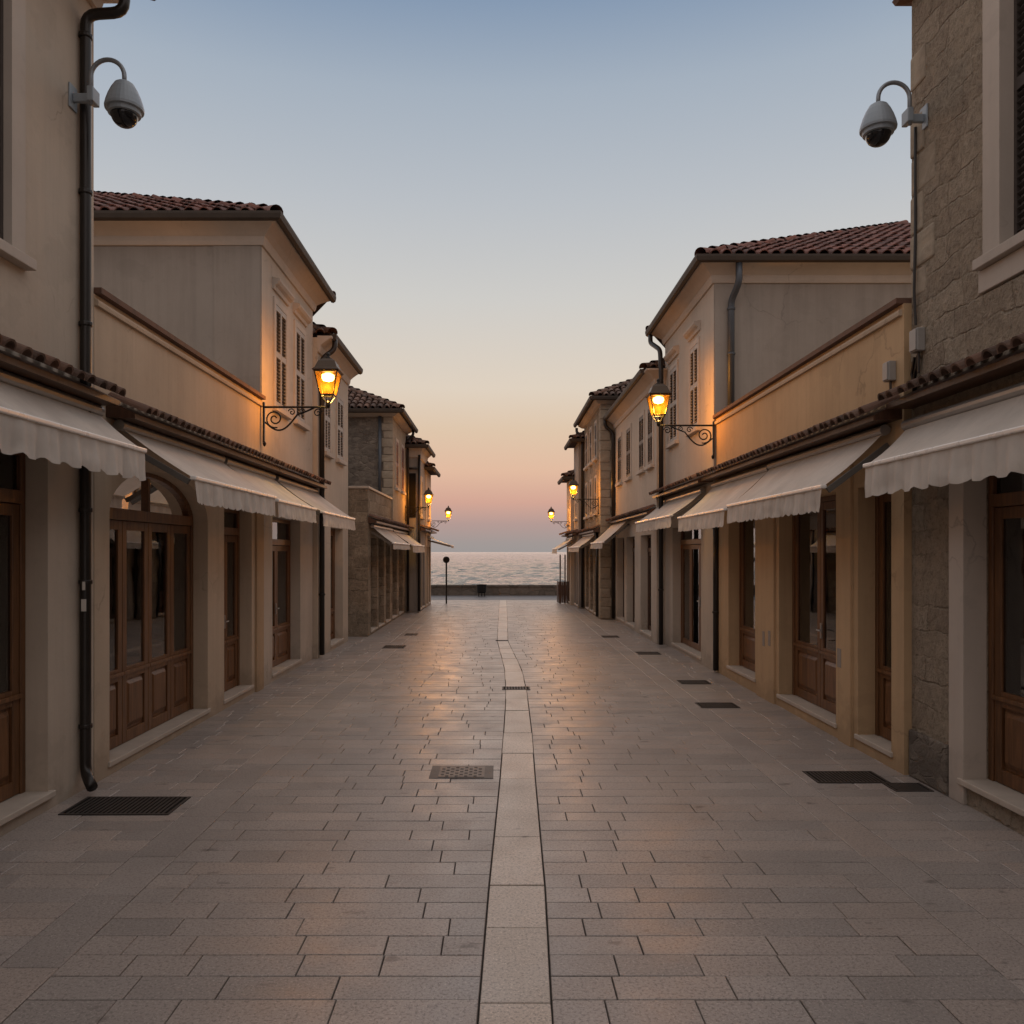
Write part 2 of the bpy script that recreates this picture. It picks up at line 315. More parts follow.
# ------------------------------------------------------------------ mesh helpers
ORG = {}
class MB:
    def __init__(s): s.v = []; s.f = []
    def add(s, vs, fs):
        o = len(s.v); s.v += [tuple(q) for q in vs]; s.f += [tuple(i+o for i in q) for q in fs]; return s
    def quad(s, *p): return s.add(p, [tuple(range(len(p)))])
    def box(s, a, b):
        x0, x1 = sorted((a[0], b[0])); y0, y1 = sorted((a[1], b[1])); z0, z1 = sorted((a[2], b[2]))
        return s.add([(x0,y0,z0),(x1,y0,z0),(x1,y1,z0),(x0,y1,z0),(x0,y0,z1),(x1,y0,z1),(x1,y1,z1),(x0,y1,z1)],
                     [(3,2,1,0),(4,5,6,7),(0,1,5,4),(1,2,6,5),(2,3,7,6),(3,0,4,7)])
    def obox(s, c, ux, uy, uz):
        c, ux, uy, uz = map(Vector, (c, ux, uy, uz))
        vs = [c+ux*a+uy*b_+uz*d for d in (-1, 1) for (a, b_) in ((-1,-1),(1,-1),(1,1),(-1,1))]
        return s.add(vs, [(3,2,1,0),(4,5,6,7),(0,1,5,4),(1,2,6,5),(2,3,7,6),(3,0,4,7)])
    def tube(s, pts, r, n=10, caps=True):
        pts = [Vector(p) for p in pts]; rs = r if isinstance(r, (list, tuple)) else [r]*len(pts)
        rings = []; prev = None
        for i, p in enumerate(pts):
            d = (pts[min(i+1, len(pts)-1)] - pts[max(i-1, 0)]).normalized()
            if prev is None:
                a = d.orthogonal().normalized()
            else:
                a = (prev - d*prev.dot(d))
                a = a.normalized() if a.length > 1e-6 else d.orthogonal().normalized()
            prev = a; b = d.cross(a)
            rings.append([p + (a*math.cos(2*PI*k/n) + b*math.sin(2*PI*k/n))*rs[i] for k in range(n)])
        vs = [q for ring in rings for q in ring]; fs = []
        for i in range(len(rings)-1):
            for k in range(n):
                fs.append((i*n+k, i*n+(k+1)%n, (i+1)*n+(k+1)%n, (i+1)*n+k))
        if caps: fs += [tuple(range(n-1, -1, -1)), tuple((len(rings)-1)*n+k for k in range(n))]
        return s.add(vs, fs)
    def lathe(s, prof, c=(0, 0, 0), n=24, ph=0.0):
        vs = [(c[0]+r*math.cos(2*PI*k/n+ph), c[1]+r*math.sin(2*PI*k/n+ph), c[2]+z) for (r, z) in prof for k in range(n)]
        fs = [(i*n+k, i*n+(k+1)%n, (i+1)*n+(k+1)%n, (i+1)*n+k) for i in range(len(prof)-1) for k in range(n)]
        fs += [tuple(range(n-1, -1, -1)), tuple((len(prof)-1)*n+k for k in range(n))]
        return s.add(vs, fs)
    def sweep(s, path, prof, out, closed_prof=True):
        """path: XY points; prof: (out, z) points; out = +1 outward is right of walking direction, -1 left"""
        path = [Vector((p[0], p[1])) for p in path]; ns = []
        for i in range(len(path)-1):
            d = (path[i+1]-path[i]).normalized(); ns.append(Vector((d.y, -d.x))*out)
        mit = []
        for i in range(len(path)):
            if i == 0: mit.append(ns[0])
            elif i == len(path)-1: mit.append(ns[-1])
            else:
                m_ = (ns[i-1]+ns[i]); mit.append(m_/max(1e-6, m_.dot(ns[i])))
        k = len(prof)
        vs = [(path[i].x+mit[i].x*o, path[i].y+mit[i].y*o, z) for i in range(len(path)) for (o, z) in prof]
        fs = []
        for i in range(len(path)-1):
            for j in range(k if closed_prof else k-1):
                fs.append((i*k+j, i*k+(j+1)%k, (i+1)*k+(j+1)%k, (i+1)*k+j))
        fs += [tuple(range(k)), tuple((len(path)-1)*k+j for j in range(k))]
        return s.add(vs, fs)
    def build(s, name, m, parent=None, smooth=False, bevel=0.0, recalc=True, merge=False, loc=None, auto=None):
        me = bpy.data.meshes.new(name)
        org = ORG.get(parent.name, Vector((0, 0, 0))) if parent is not None else (Vector(loc) if loc is not None else Vector((0, 0, 0)))
        me.from_pydata([(v[0]-org.x, v[1]-org.y, v[2]-org.z) for v in s.v], [], s.f)
        bm = bmesh.new(); bm.from_mesh(me)
        if merge: bmesh.ops.remove_doubles(bm, verts=bm.verts, dist=1e-4)
        if recalc: bmesh.ops.recalc_face_normals(bm, faces=bm.faces)
        bm.to_mesh(me); bm.free()
        me.materials.append(M[m] if isinstance(m, str) else m)
        o = bpy.data.objects.new(name, me); COL.objects.link(o)
        if parent is not None: o.parent = parent
        else: o.location = org
        ORG[o.name] = org
        if smooth:
            for p in me.polygons: p.use_smooth = True
        if bevel:
            md = o.modifiers.new('bevel', 'BEVEL'); md.width = bevel; md.segments = 2; md.limit_method = 'ANGLE'; md.angle_limit = R(40)
        return o
def thing(name, label, cat, loc=(0, 0, 0), group=None):
    o = bpy.data.objects.new(name, None); COL.objects.link(o); o.location = loc
    o['label'] = label; o['category'] = cat; o.empty_display_size = 0.2
    if group: o['group'] = group
    ORG[o.name] = Vector(loc); return o
def tag(o, label, cat, group=None):
    o['label'] = label; o['category'] = cat
    if group: o['group'] = group
    return o
def structure(o): o['kind'] = 'structure'; return o
def copy_tree(o, parent=None):
    c = o.copy(); COL.objects.link(c); c.parent = parent
    for ch in o.children: copy_tree(ch, c)
    return c

# facade coordinates: side s (-1 left, +1 right), facade at |x| = xf, out = towards the street
def P(s, xf, out, y, z): return (s*(xf-out), y, z)
def fbox(mb, s, xf, o0, o1, y0, y1, z0, z1): return mb.box(P(s, xf, o0, y0, z0), P(s, xf, o1, y1, z1))

def facade(mb, s, xf, y0, y1, z0, z1, openings, t=0.22):
    """front wall sheet with rectangular or arched openings and their reveals"""
    ys = sorted({y0, y1, *[v for o in openings for v in o[:2]]}); zs = sorted({z0, z1, *[v for o in openings for v in o[2:4]]})
    for i in range(len(ys)-1):
        for j in range(len(zs)-1):
            cy, cz = (ys[i]+ys[i+1])/2, (zs[j]+zs[j+1])/2
            if any(o[0] < cy < o[1] and o[2] < cz < o[3] for o in openings): continue
            mb.quad(*[P(s, xf, 0, a, b) for a, b in ((ys[i], zs[j]), (ys[i+1], zs[j]), (ys[i+1], zs[j+1]), (ys[i], zs[j+1]))])
    for o in openings:
        ya, yb, za, zb = o[:4]
        if len(o) > 4 and o[4]:
            sp = o[4]; n = 20; cy = (ya+yb)/2; ry = (yb-ya)/2; rz = zb-sp
            arc = [(cy-ry*math.cos(PI*k/n), sp+rz*math.sin(PI*k/n)) for k in range(n+1)]
            for k in range(n):
                a, b = arc[k], arc[k+1]
                mb.quad(P(s, xf, 0, a[0], a[1]), P(s, xf, 0, b[0], b[1]), P(s, xf, 0, b[0], zb), P(s, xf, 0, a[0], zb))
            prof = [(ya, za)] + arc + [(yb, za)]
        else: prof = [(ya, za), (ya, zb), (yb, zb), (yb, za)]
        for k in range(len(prof)):
            a, b = prof[k], prof[(k+1) % len(prof)]
            if abs(a[0]-b[0])+abs(a[1]-b[1]) < 1e-6: continue
            mb.quad(P(s, xf, 0, *a), P(s, xf, 0, *b), P(s, xf, -t, *b), P(s, xf, -t, *a))

def house(label, s, xf, y0, y1, zt, depth, m, openings, name='house', group=None, cat='house', far_side=True, m_side=None, zs0=0):
    root = thing(name, label, cat, (s*xf, (y0+y1)/2, 0), group)
    mb = MB(); facade(mb, s, xf, y0, y1, 0, zt, openings)
    xb = xf+depth
    mb.quad((s*xb, y0, 0), (s*xb, y1, 0), (s*xb, y1, zt), (s*xb, y0, zt))
    mb.quad((s*xf, y0, zt), (s*xf, y1, zt), (s*xb, y1, zt), (s*xb, y0, zt))
    sides = MB() if m_side else mb
    for y in ((y0, y1) if far_side else (y0,)):
        sides.quad((s*xf, y, zs0), (s*xb, y, zs0), (s*xb, y, zt), (s*xf, y, zt))
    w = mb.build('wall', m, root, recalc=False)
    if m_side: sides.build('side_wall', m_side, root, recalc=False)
    return root

def tiles(mb, o, u, v, rows, urange, pu=0.2, pv=0.34, r=0.088, n=6, jit=0.012):
    """barrel tiles on a roof plane: o eave start, u along the eave, v up the slope"""
    o, u, v = Vector(o), Vector(u).normalized(), Vector(v).normalized(); w = u.cross(v).normalized()
    if w.z < 0: w = -w
    for i in range(rows):
        vv = i*pv; a, b = urange(vv+0.1)
        k0, k1 = math.ceil(a/pu), math.floor(b/pu)
        for k in range(k0, k1+1):
            jx, jy, jz = random.uniform(-jit, jit), random.uniform(-jit*1.6, jit*1.6), random.uniform(-jit, jit)*0.6
            c0 = o+u*(k*pu+jx)+v*(vv-0.04+jy)+w*(0.035+jz); c1 = o+u*(k*pu+jx*0.5)+v*(vv+pv+0.03)+w*(0.012+jz)
            vs = []
            for c, rr in ((c0, r), (c1, r*0.8)):
                for q in range(n+1):
                    t = PI*q/n; vs.append(c+u*(rr*math.cos(t))+w*(rr*math.sin(t)))
            for rr in (r-0.016,):
                for q in range(n+1):
                    t = PI*q/n; vs.append(c0+u*(rr*math.cos(t))+w*(rr*math.sin(t)))
            m_ = n+1
            fs = [(q, q+1, m_+q+1, m_+q) for q in range(n)] + [(q+1, q, 2*m_+q, 2*m_+q+1) for q in range(n)]
            mb.add(vs, fs)

def hipcap(mb, a, b, r=0.11, pv=0.38):
    a, b = Vector(a), Vector(b); d = (b-a); L = d.length; d.normalize(); n = int(L/pv)
    sd = d.cross(Vector((0, 0, 1))).normalized(); up = sd.cross(d).normalized()
    for i in range(n+1):
        c0 = a+d*(i*pv-0.03)+up*0.05; c1 = a+d*((i+1)*pv+0.03)+up*0.02; vs = []
        for c, rr in ((c0, r), (c1, r*0.82)):
            for q in range(8):
                t = PI*q/7; vs.append(c+sd*(rr*math.cos(t))+up*(rr*math.sin(t)))
        mb.add(vs, [(q, q+1, 9+q, 8+q) for q in range(7)])

def hip_roof(root, s, xf, y0, y1, depth, ze, over, pitch, d, wing=None, m='tile', over_side=None, pu=0.2):
    """hip from the near street corner running back d metres; street slope, near slope and a rear slope"""
    ov = over_side if over_side is not None else over
    X = lambda a: s*a
    xa = xf-over; ya = y0-ov; yb = y1+ov; xb = xf+depth
    top = ze+pitch*d
    A = (X(xa), ya, ze); B = (X(xa), yb, ze); Pk = (X(xa+d), ya+d, top); Pb = (X(xb), ya+d, top); Ab = (X(xb), ya, ze)
    rf = MB()
    rf.quad(A, B, Pk); rf.quad(A, Pk, Pb, Ab)
    yn = max(yb, ya+2*d)
    if yn > yb+0.01:
        Nf = (X(xf+3.4), yn, ze); Nb = (X(xb), yn, ze)
        rf.quad(B, Nf, Pk); rf.quad(Nf, Nb, Pb, Pk)
        rf.quad(B, (X(xf+3.4), yb, ze-0.05), Nf)
    else:
        rf.quad(B, (X(xb), yb, ze), Pb, Pk)
    # soffit and eave board
    rf.quad((X(xa), ya, ze-0.02), (X(xa), yb, ze-0.02), (X(xf+0.3), yb, ze-0.02), (X(xf+0.3), ya, ze-0.02))
    rf.quad((X(xf), ya, ze-0.022), (X(xb), ya, ze-0.022), (X(xb), y0+0.3, ze-0.022), (X(xf), y0+0.3, ze-0.022))
    ro = rf.build('roof', 'tilebase', root, recalc=False)
    c = 1/math.sqrt(1+pitch*pitch); tb = MB()
    L = d/c
    tiles(tb, (X(xa), ya, ze+0.01), (s, 0, 0), (0, c, pitch*c), int(L/0.34), lambda v: (v*c+0.05, depth+over-0.05), pu)
    span = yb-ya
    f = (yb-(ya+d))
    tiles(tb, (X(xa+0.13*c), ya, ze-0.02+0.13*c*pitch), (0, 1, 0), (s*c, 0, pitch*c), int(L/0.34), lambda v: (v*c+0.05, span+(v*c/d)*(-f) - 0.05 if f > 0 else span-0.05-v*c*0 ), pu) if f > 0 else \
    tiles(tb, (X(xa+0.13*c), ya, ze-0.02+0.13*c*pitch), (0, 1, 0), (s*c, 0, pitch*c), int(L/0.34), lambda v: (v*c+0.05, span+(v*c/d)*(-f)-0.05), pu)
    hipcap(tb, A, Pk)
    if f <= 0: hipcap(tb, B, Pk)
    hipcap(tb, Pk, Pb)
    tb.build('roof_tile', m, root, recalc=False)
    return A, B

def cornice(root, s, xf, y0, y1, depth, z1, prof, m='trim', name='cornice', near=True, far=True):
    path = []
    if near: path.append((s*(xf+depth), y0))
    path += [(s*xf, y0), (s*xf, y1)]
    if far: path.append((s*(xf+depth), y1))
    return MB().sweep(path, [(o, z1+z) for o, z in prof], -s).build(name, m, root)

def gutter(root, s, xf, y0, y1, depth, z, over, near=True, m='gutter'):
    path = ([(s*(xf+depth), y0-over)] if near else []) + [(s*(xf-over), y0-over if near else y0), (s*(xf-over), y1+over if near else y1)]
    prof = [(0.0, 0.035), (0.0, -0.03), (0.02, -0.075), (0.06, -0.085), (0.10, -0.06), (0.115, 0.0), (0.115, 0.035)]
    return MB().sweep(path, [(o, z+q) for o, q in prof], -s).build('gutter', m, root)

def pent(root, s, xf, y0, y1, zt=3.36, proj=0.26, drop=0.13, m='tile_old', pu=0.15):
    """narrow tiled ledge over the shop fronts"""
    mb = MB()
    sl = Vector((0, proj, drop)); 
    q = [(-0.0, zt+0.0), (proj, zt-drop), (proj, zt-drop-0.045), (0.0, zt-0.16)]
    vs = [P(s, xf, o, y, z) for y in (y0, y1) for (o, z) in q]
    mb.add(vs, [(0,1,5,4),(1,2,6,5),(2,3,7,6),(3,0,4,7),(0,3,2,1),(4,5,6,7)])
    b = mb.build('ledge_board', 'wood_dark', root)
    t = MB(); L = math.hypot(proj, drop)
    tiles(t, P(s, xf, proj+0.03, y0+0.06, zt-drop+0.005), (0, 1, 0), (s*proj/L, 0, drop/L), 1, lambda v: (0, y1-y0-0.1), pu, L, 0.066, 7, 0.008)
    t.build('ledge_tile', m, root, recalc=False)

def shopfront(root, s, xf, ya, yb, z0, z1, leaves=2, rail=0.85, transom=None, arch=None, rec=0.17, name='shop_door', m='wood', handle=True, step=True, panel=True, so=0.02, step_h=None, curtain=False):
    o = -rec; fw = 0.06; d = 0.07
    fr = MB()
    fbox(fr, s, xf, o, o-d, ya, ya+fw, z0, arch or z1); fbox(fr, s, xf, o, o-d, yb-fw, yb, z0, arch or z1)
    zt = transom or (z1-fw)
    cy, ry = (ya+yb)/2, (yb-ya)/2
    if arch:
        n = 20; rz = z1-arch
        for k in range(n):
            t0, t1 = PI*k/n, PI*(k+1)/n
            pts = []
            for tt in (t0, t1):
                for q in (1.0, 0.9):
                    pts.append((cy-ry*q*math.cos(tt), arch+rz*q*math.sin(tt)))
            a, b, c, e = pts[0], pts[2], pts[3], pts[1]
            vs = [P(s, xf, oo, *w) for oo in (o, o-d) for w in (a, b, c, e)]
            fr.add(vs, [(0,1,2,3),(7,6,5,4),(0,4,5,1),(2,6,7,3),(1,5,6,2),(3,7,4,0)])
        fbox(fr, s, xf, o+0.02, o-d, ya+fw, yb-fw, arch-0.05, arch+0.06)
        fbox(fr, s, xf, o+0.0, o-d+0.01, cy-0.025, cy+0.025, arch+0.06, z1-0.06)
    else:
        fbox(fr, s, xf, o, o-d, ya+fw, yb-fw, z1-fw, z1)
        if transom: fbox(fr, s, xf, o+0.02, o-d, ya+fw, yb-fw, transom-0.05, transom+0.05)
    zl1 = (arch-0.05) if arch else ((transom-0.05) if transom else z1-fw)
    door = fr.build(name, m, root, bevel=0.006)
    w = (yb-ya-2*fw)/leaves
    for i in range(leaves):
        a = ya+fw+i*w+0.004; b = a+w-0.008; st = min(0.085, w*0.2)
        lf = MB()
        fbox(lf, s, xf, o-0.012, o-0.055, a, a+st, z0+0.01, zl1-0.005); fbox(lf, s, xf, o-0.012, o-0.055, b-st, b, z0+0.01, zl1-0.005)
        fbox(lf, s, xf, o-0.012, o-0.055, a+st, b-st, zl1-0.095, zl1-0.005)
        gz0 = z0+0.12
        fbox(lf, s, xf, o-0.012, o-0.055, a+st, b-st, z0+0.01, z0+0.12)
        if panel:
            gz0 = rail+0.07
            fbox(lf, s, xf, o-0.012, o-0.055, a+st, b-st, rail-0.05, rail+0.07)
            fbox(lf, s, xf, o+0.012, o-0.012, a, b, rail+0.0, rail+0.035)
            fbox(lf, s, xf, o-0.036, o-0.05, a+st, b-st, z0+0.12, rail-0.05)
            ia, ib, iz0, iz1 = a+st+0.05, b-st-0.05, z0+0.19, rail-0.11
            if ib-ia > 0.05:
                # raised field with sloped edges, inside a thin moulding
                oo = [P(s, xf, o-0.035, *q) for q in ((a+st+0.02, iz0-0.045), (b-st-0.02, iz0-0.045), (b-st-0.02, iz1+0.035), (a+st+0.02, iz1+0.035))]
                ii = [P(s, xf, o-0.010, *q) for q in ((ia, iz0), (ib, iz0), (ib, iz1), (ia, iz1))]
                lf.add(oo+ii, [(4,5,6,7),(0,1,5,4),(1,2,6,5),(2,3,7,6),(3,0,4,7)])
        lo = lf.build('door_leaf', m, door, bevel=0.004)
        gm = MB(); fbox(gm, s, xf, o-0.030, o-0.036, a+st, b-st, gz0, zl1-0.095); gm.build('pane', 'glass', door)
    if handle and leaves > 1:
        k = leaves//2; hy = ya+fw+k*w-0.045
        h = MB(); fbox(h, s, xf, o+0.002, o-0.012, hy-0.02, hy+0.02, 0.98, 1.16)
        h.tube([P(s, xf, o+0.0, hy, 1.08), P(s, xf, o+0.05, hy, 1.08), P(s, xf, o+0.05, hy-0.10, 1.075)], 0.008, 6)
        h.build('handle', 'alu', door)
    if arch:
        g = MB(); n = 20; rz = z1-arch
        pts = [P(s, xf, o-0.04, cy-ry*0.9*math.cos(PI*k/n), arch+0.06+(rz*0.9-0.06)*math.sin(PI*k/n)) for k in range(n+1)]
        g.add(pts, [tuple(range(n+1))]); g.build('fanlight', 'glass', door)
    elif transom:
        g = MB(); fbox(g, s, xf, o-0.034, o-0.040, ya+fw, yb-fw, transom+0.05, z1-fw); g.build('fanlight', 'glass', door)
    if curtain:
        c = MB(); n = 60; L = yb-ya-0.2
        vs = []
        for k in range(n+1):
            y = ya+0.1+L*k/n; f = 0.03*math.sin(k*1.7)+0.02*math.sin(k*0.61)
            vs += [P(s, xf, o-0.45+f, y, z0), P(s, xf, o-0.45+f, y, zl1)]
        c.add(vs, [(2*k, 2*k+2, 2*k+3, 2*k+1) for k in range(n)]); c.build('curtain', 'curtain', door, smooth=True, recalc=False)
    if step:
        st = MB(); zz = step_h or z0
        fbox(st, s, xf, so, -rec-0.1, ya-0.03, yb+0.05, zz-0.045, zz+0.004); 
        st.build('door_step', 'step', root, bevel=0.008)
    return door

def window(root, s, xf, ya, yb, za, zb, sur=0.10, head=True, sill=True, shut='shutter_pale', nsl=None, proud=0.025, m='trim', rec=-0.02, open_leaf=False):
    fr = MB()
    if sur:
        fbox(fr, s, xf, -0.18, proud, ya-sur, ya+0.004, za+0.004, zb+sur); fbox(fr, s, xf, -0.18, proud, yb-0.004, yb+sur, za+0.004, zb+sur)
        fbox(fr, s, xf, -0.18, proud, ya+0.004, yb-0.004, zb-0.004, zb+sur)
    if head:
        q = [(0, 0.0), (0.03, 0.0), (0.045, 0.05), (0.09, 0.08), (0.12, 0.12), (0.12, 0.15), (0, 0.18)]
        zz = zb+sur+0.10
        fr.sweep([(s*xf, ya-sur-0.05), (s*xf, yb+sur+0.05)], [(o_, zz+z_) for o_, z_ in q], -s)
    w = fr.build('window', m, root)
    if sill:
        b = MB(); fbox(b, s, xf, 0.085, -0.18, ya-sur-0.05, yb+sur+0.05, za-0.075, za+0.003); b.build('sill', m, w, bevel=0.006)
    mid = (ya+yb)/2
    for (a, b) in ((ya+0.005, mid-0.004), (mid+0.004, yb-0.005)):
        sh = MB(); lv = MB(); t = 0.032; o0, o1 = -rec, -rec-0.035
        zc = za+(zb-za)*0.52
        for (y_0, y_1, z_0, z_1) in ((a, a+t, za+0.01, zb-0.01), (b-t, b, za+0.01, zb-0.01), (a+t, b-t, za+0.01, za+0.10), (a+t, b-t, zb-0.09, zb-0.01), (a+t, b-t, zc-0.045, zc+0.045)):
            fbox(sh, s, xf, o0, o1, y_0, y_1, z_0, z_1)
        zi = za+0.11
        while zi < zb-0.1:
            if abs(zi-zc) > 0.06:
                lv.obox(P(s, xf, (o0+o1)/2, (a+b)/2, zi), (0, (b-a)/2-t, 0), (s*0.014, 0, -0.010), (s*0.002, 0, 0.003))
            zi += 0.055
        sh.build('shutter', shut, w); lv.build('louvre', 'louvre_brown' if shut in ('shutter_pale', 'shutter_dark') else shut, w)
    bk = MB(); fbox(bk, s, xf, -0.16, -0.17, ya, yb, za, zb); bk.build('dark_backing', 'dark', w)  # near-black sheet: shade behind the louvre gaps, put in as colour
    return w

def pipe(root, pts, r=0.05, m='pipe_dark', clips=()):
    # round the corners of a polyline
    pts = [Vector(p) for p in pts]; out = [pts[0]]
    for i in range(1, len(pts)-1):
        a, b, c = pts[i-1], pts[i], pts[i+1]; k = min(0.10, (a-b).length*0.45, (c-b).length*0.45)
        p0 = b+(a-b).normalized()*k; p1 = b+(c-b).normalized()*k
        for t in (0, 0.25, 0.5, 0.75, 1): out.append(p0*(1-t)**2+b*2*t*(1-t)+p1*t*t)
    out.append(pts[-1])
    o = MB().tube(out, r, 12).build('drainpipe', m, root, smooth=True)
    for (x, y, z) in clips:
        c = MB().lathe([(r*1.18, -0.018), (r*1.25, -0.01), (r*1.25, 0.01), (r*1.18, 0.018)], (x, y, z), 14)
        c.build('pipe_clip', m, o)
    return o

# ------------------------------------------------------------------ ground, paving, sea
structure(MB().quad((-400, -400, -0.03), (400, -400, -0.03), (400, 37.05, -0.03), (-400, 37.05, -0.03)).build('ground', 'joint'))
STRIP = [(2.0, -0.115, 0.20), (3.39, -0.0975, 0.2246), (4.75, -0.068, 0.27), (7.1, 0.0, 0.314), (8.9, 0.04, 0.355), (10.8, 0.076, 0.378), (11.8, 0.084, 0.383), (13.6, 0.078, 0.37),
         (14.8, 0.044, 0.32), (16.4, -0.012, 0.245), (18.0, -0.063, 0.18), (20, -0.06, 0.19), (23.5, -0.05, 0.22), (30, -0.03, 0.25), (34, -0.02, 0.27)]
def strip_at(y, i):
    if y <= STRIP[0][0]: return STRIP[0][i]
    for a, b in zip(STRIP, STRIP[1:]):
        if y <= b[0]:
            t = (y-a[0])/(b[0]-a[0]); return a[i]+(b[i]-a[i])*t
    return STRIP[-1][i]
def slab(mb, p, g=0.0028, zt=0.0):
    """p: 4 corners CCW (x, y); shrink, chamfer, small drop sides"""
    cx = sum(q[0] for q in p)/4; cy = sum(q[1] for q in p)/4; dz = random.uniform(-0.0015, 0.0015)
    tilt = (random.uniform(-1, 1)*0.004, random.uniform(-1, 1)*0.004)
    def ins(q, k): return (q[0]+(k if q[0] < cx else -k), q[1]+(k if q[1] < cy else -k))
    def z(q): return zt+dz+(q[0]-cx)*tilt[0]+(q[1]-cy)*tilt[1]
    a = [ins(q, g) for q in p]; b = [ins(q, g+0.003) for q in p]
    vs = [(q[0], q[1], zt-0.02) for q in a]+[(q[0], q[1], z(q)-0.003) for q in a]+[(q[0], q[1], z(q)) for q in b]
    mb.add(vs, [(8,9,10,11)]+[(i, (i+1) % 4, 4+(i+1) % 4, 4+i) for i in range(4)]+[(4+i, 4+(i+1) % 4, 8+(i+1) % 4, 8+i) for i in range(4)])
pv = MB(); ROW = 0.198
XL, XR = -2.12, 2.38
YEND = 33.3
HOLES = [(-0.61, -0.10, 5.6+1.48, 5.6+1.98)]
y = 1.2; row = 0
while y < YEND-0.02:
    y1 = min(y+ROW, YEND)
    for (xa, xb, lo, hi) in ((XL, ('S', 1), 0.26, 0.62), (('S', 2), XR, 0.26, 0.62)):
        ex = lambda v, yy: strip_at(yy, v[1]) if isinstance(v, tuple) else v
        a0, a1 = ex(xa, y), ex(xa, y1); b0, b1 = ex(xb, y), ex(xb, y1)
        xs = []; x = min(a0, a1)+random.uniform(0.15, 0.55)
        while x < min(b0, b1)-0.16:
            xs.append(x); x += random.choice((0.30, 0.42, 0.5, 0.55, 0.62, 0.7, 0.8))*random.uniform(0.92, 1.08)
        e = [(a0, a1)]+[(x, x) for x in xs]+[(b0, b1)]
        for (p0, p1), (q0, q1) in zip(e, e[1:]): slab(pv, [(p0, y), (q0, y), (q1, y1), (p1, y1)])
    # side zones out to the house walls
    for (xa, xb) in ((-3.75, -2.42), (2.66, 3.85)):
        x = xa; 
        while x < xb-0.02:
            nx = x+random.choice((0.42, 0.55, 0.62))*random.uniform(0.92, 1.08)
            if xb-nx < 0.2: nx = xb
            slab(pv, [(x, y), (nx, y), (nx, y1), (x, y1)], 0.0025); x = nx
    y = y1; row += 1
for (xa, xb) in ((-2.42, XL), (XR, 2.66)):
    y = 1.2
    while y < YEND:
        ny = min(YEND, y+random.choice((0.45, 0.6, 0.7, 0.8))); slab(pv, [(xa, y), (xb, y), (xb, ny), (xa, ny)]); y = ny
# apron behind the camera in larger slabs
y = -12.0
while y < 1.19:
    ny = min(1.2, y+0.4); x = -3.75
    while x < 3.84:
        nx = min(3.85, x+random.uniform(0.45, 0.8)); nx = 3.85 if 3.85-nx < 0.25 else nx
        slab(pv, [(x, y), (nx, y), (nx, ny), (x, ny)]); x = nx
    y = ny
# side apron past the houses down to the road
structure(pv.build('pavement', 'paving', recalc=False))
st = MB(); cuts = [1.2, 2.1, 2.85, 3.55, 4.26, 4.80, 5.62, 7.06, 8.85, 10.1, 11.72, 13.4, 15.0, 16.6, 18.0, 20.0, 23.5, 27.0, 30.5]
for a, b in zip(cuts, cuts[1:]):
    n = max(1, round((b-a)/1.0)); 
    for k in range(n):
        u, w = a+(b-a)*k/n, a+(b-a)*(k+1)/n
        slab(st, [(strip_at(u, 1), u), (strip_at(u, 2), u), (strip_at(w, 2), w), (strip_at(w, 1), w)], 0.006 if k == 0 else 0.001, 0.001)
slab(st, [(strip_at(30.5, 1), 30.5), (strip_at(30.5, 2), 30.5), (strip_at(YEND, 2), YEND), (strip_at(YEND, 1), YEND)])
structure(st.build('paving_strip', 'paving_strip', recalc=False))
structure(MB().box((-60, YEND+0.01, -0.02), (60, 37.0, -0.006)).build('promenade_road', 'road'))
mbq = MB()
for sx in (-1, 1):
    x = 3.9
    while x < 40:
        slab(mbq, [(q[0], q[1]) for q in ((sx*x, 32.4), (sx*(x+1.2), 32.4), (sx*(x+1.2), YEND), (sx*x, YEND))][:: sx]); x += 1.2
structure(mbq.build('side_pavement', 'paving', recalc=False))

# sea: real wave relief near, flat far
def sea_mat():
    m, t, b = mat('sea_water')
    b.inputs['Base Color'].default_value = (0.075, 0.105, 0.115, 1); b.inputs['Roughness'].default_value = 0.12; b.inputs['IOR'].default_value = 1.33
    p = coords(t, (0.75, 0.22, 1)); n1 = noise_tex(t, p, 1.2, 5, 0.65)
    p2 = coords(t, (0.07, 0.20, 1)); n2 = noise_tex(t, p2, 1.0, 5, 0.6)
    bump(t, b, math_n(t, 'ADD', math_n(t, 'MULTIPLY', n1, 0.9), n2), 1.0, 1.6)
    return m
M['sea'] = sea_mat()
sea = MB(); rows_ = [38.0*(1.012**i) for i in range(330)]; nx = 170
vs = []
for yy in rows_:
    for k in range(nx+1):
        x = (k/nx-0.5)*0.55*yy
        amp = 1.0
        h = noise.noise(Vector((x*0.45, yy*0.5, 0)))*0.34+noise.noise(Vector((x*0.9, yy*1.5, 5)))*0.10+noise.noise(Vector((x*0.05, yy*0.12, 9)))*0.25
        vs.append((x, yy, -1.25+h*amp))
fs = [(i*(nx+1)+k, i*(nx+1)+k+1, (i+1)*(nx+1)+k+1, (i+1)*(nx+1)+k) for i in range(len(rows_)-1) for k in range(nx)]
sea.add(vs, fs)
structure(sea.build('sea', 'sea', smooth=True, recalc=False))
structure(MB().quad((-9000, 37.2, -1.75), (9000, 37.2, -1.75), (9000, 20000, -1.75), (-9000, 20000, -1.75)).build('sea_far', 'sea', recalc=False))

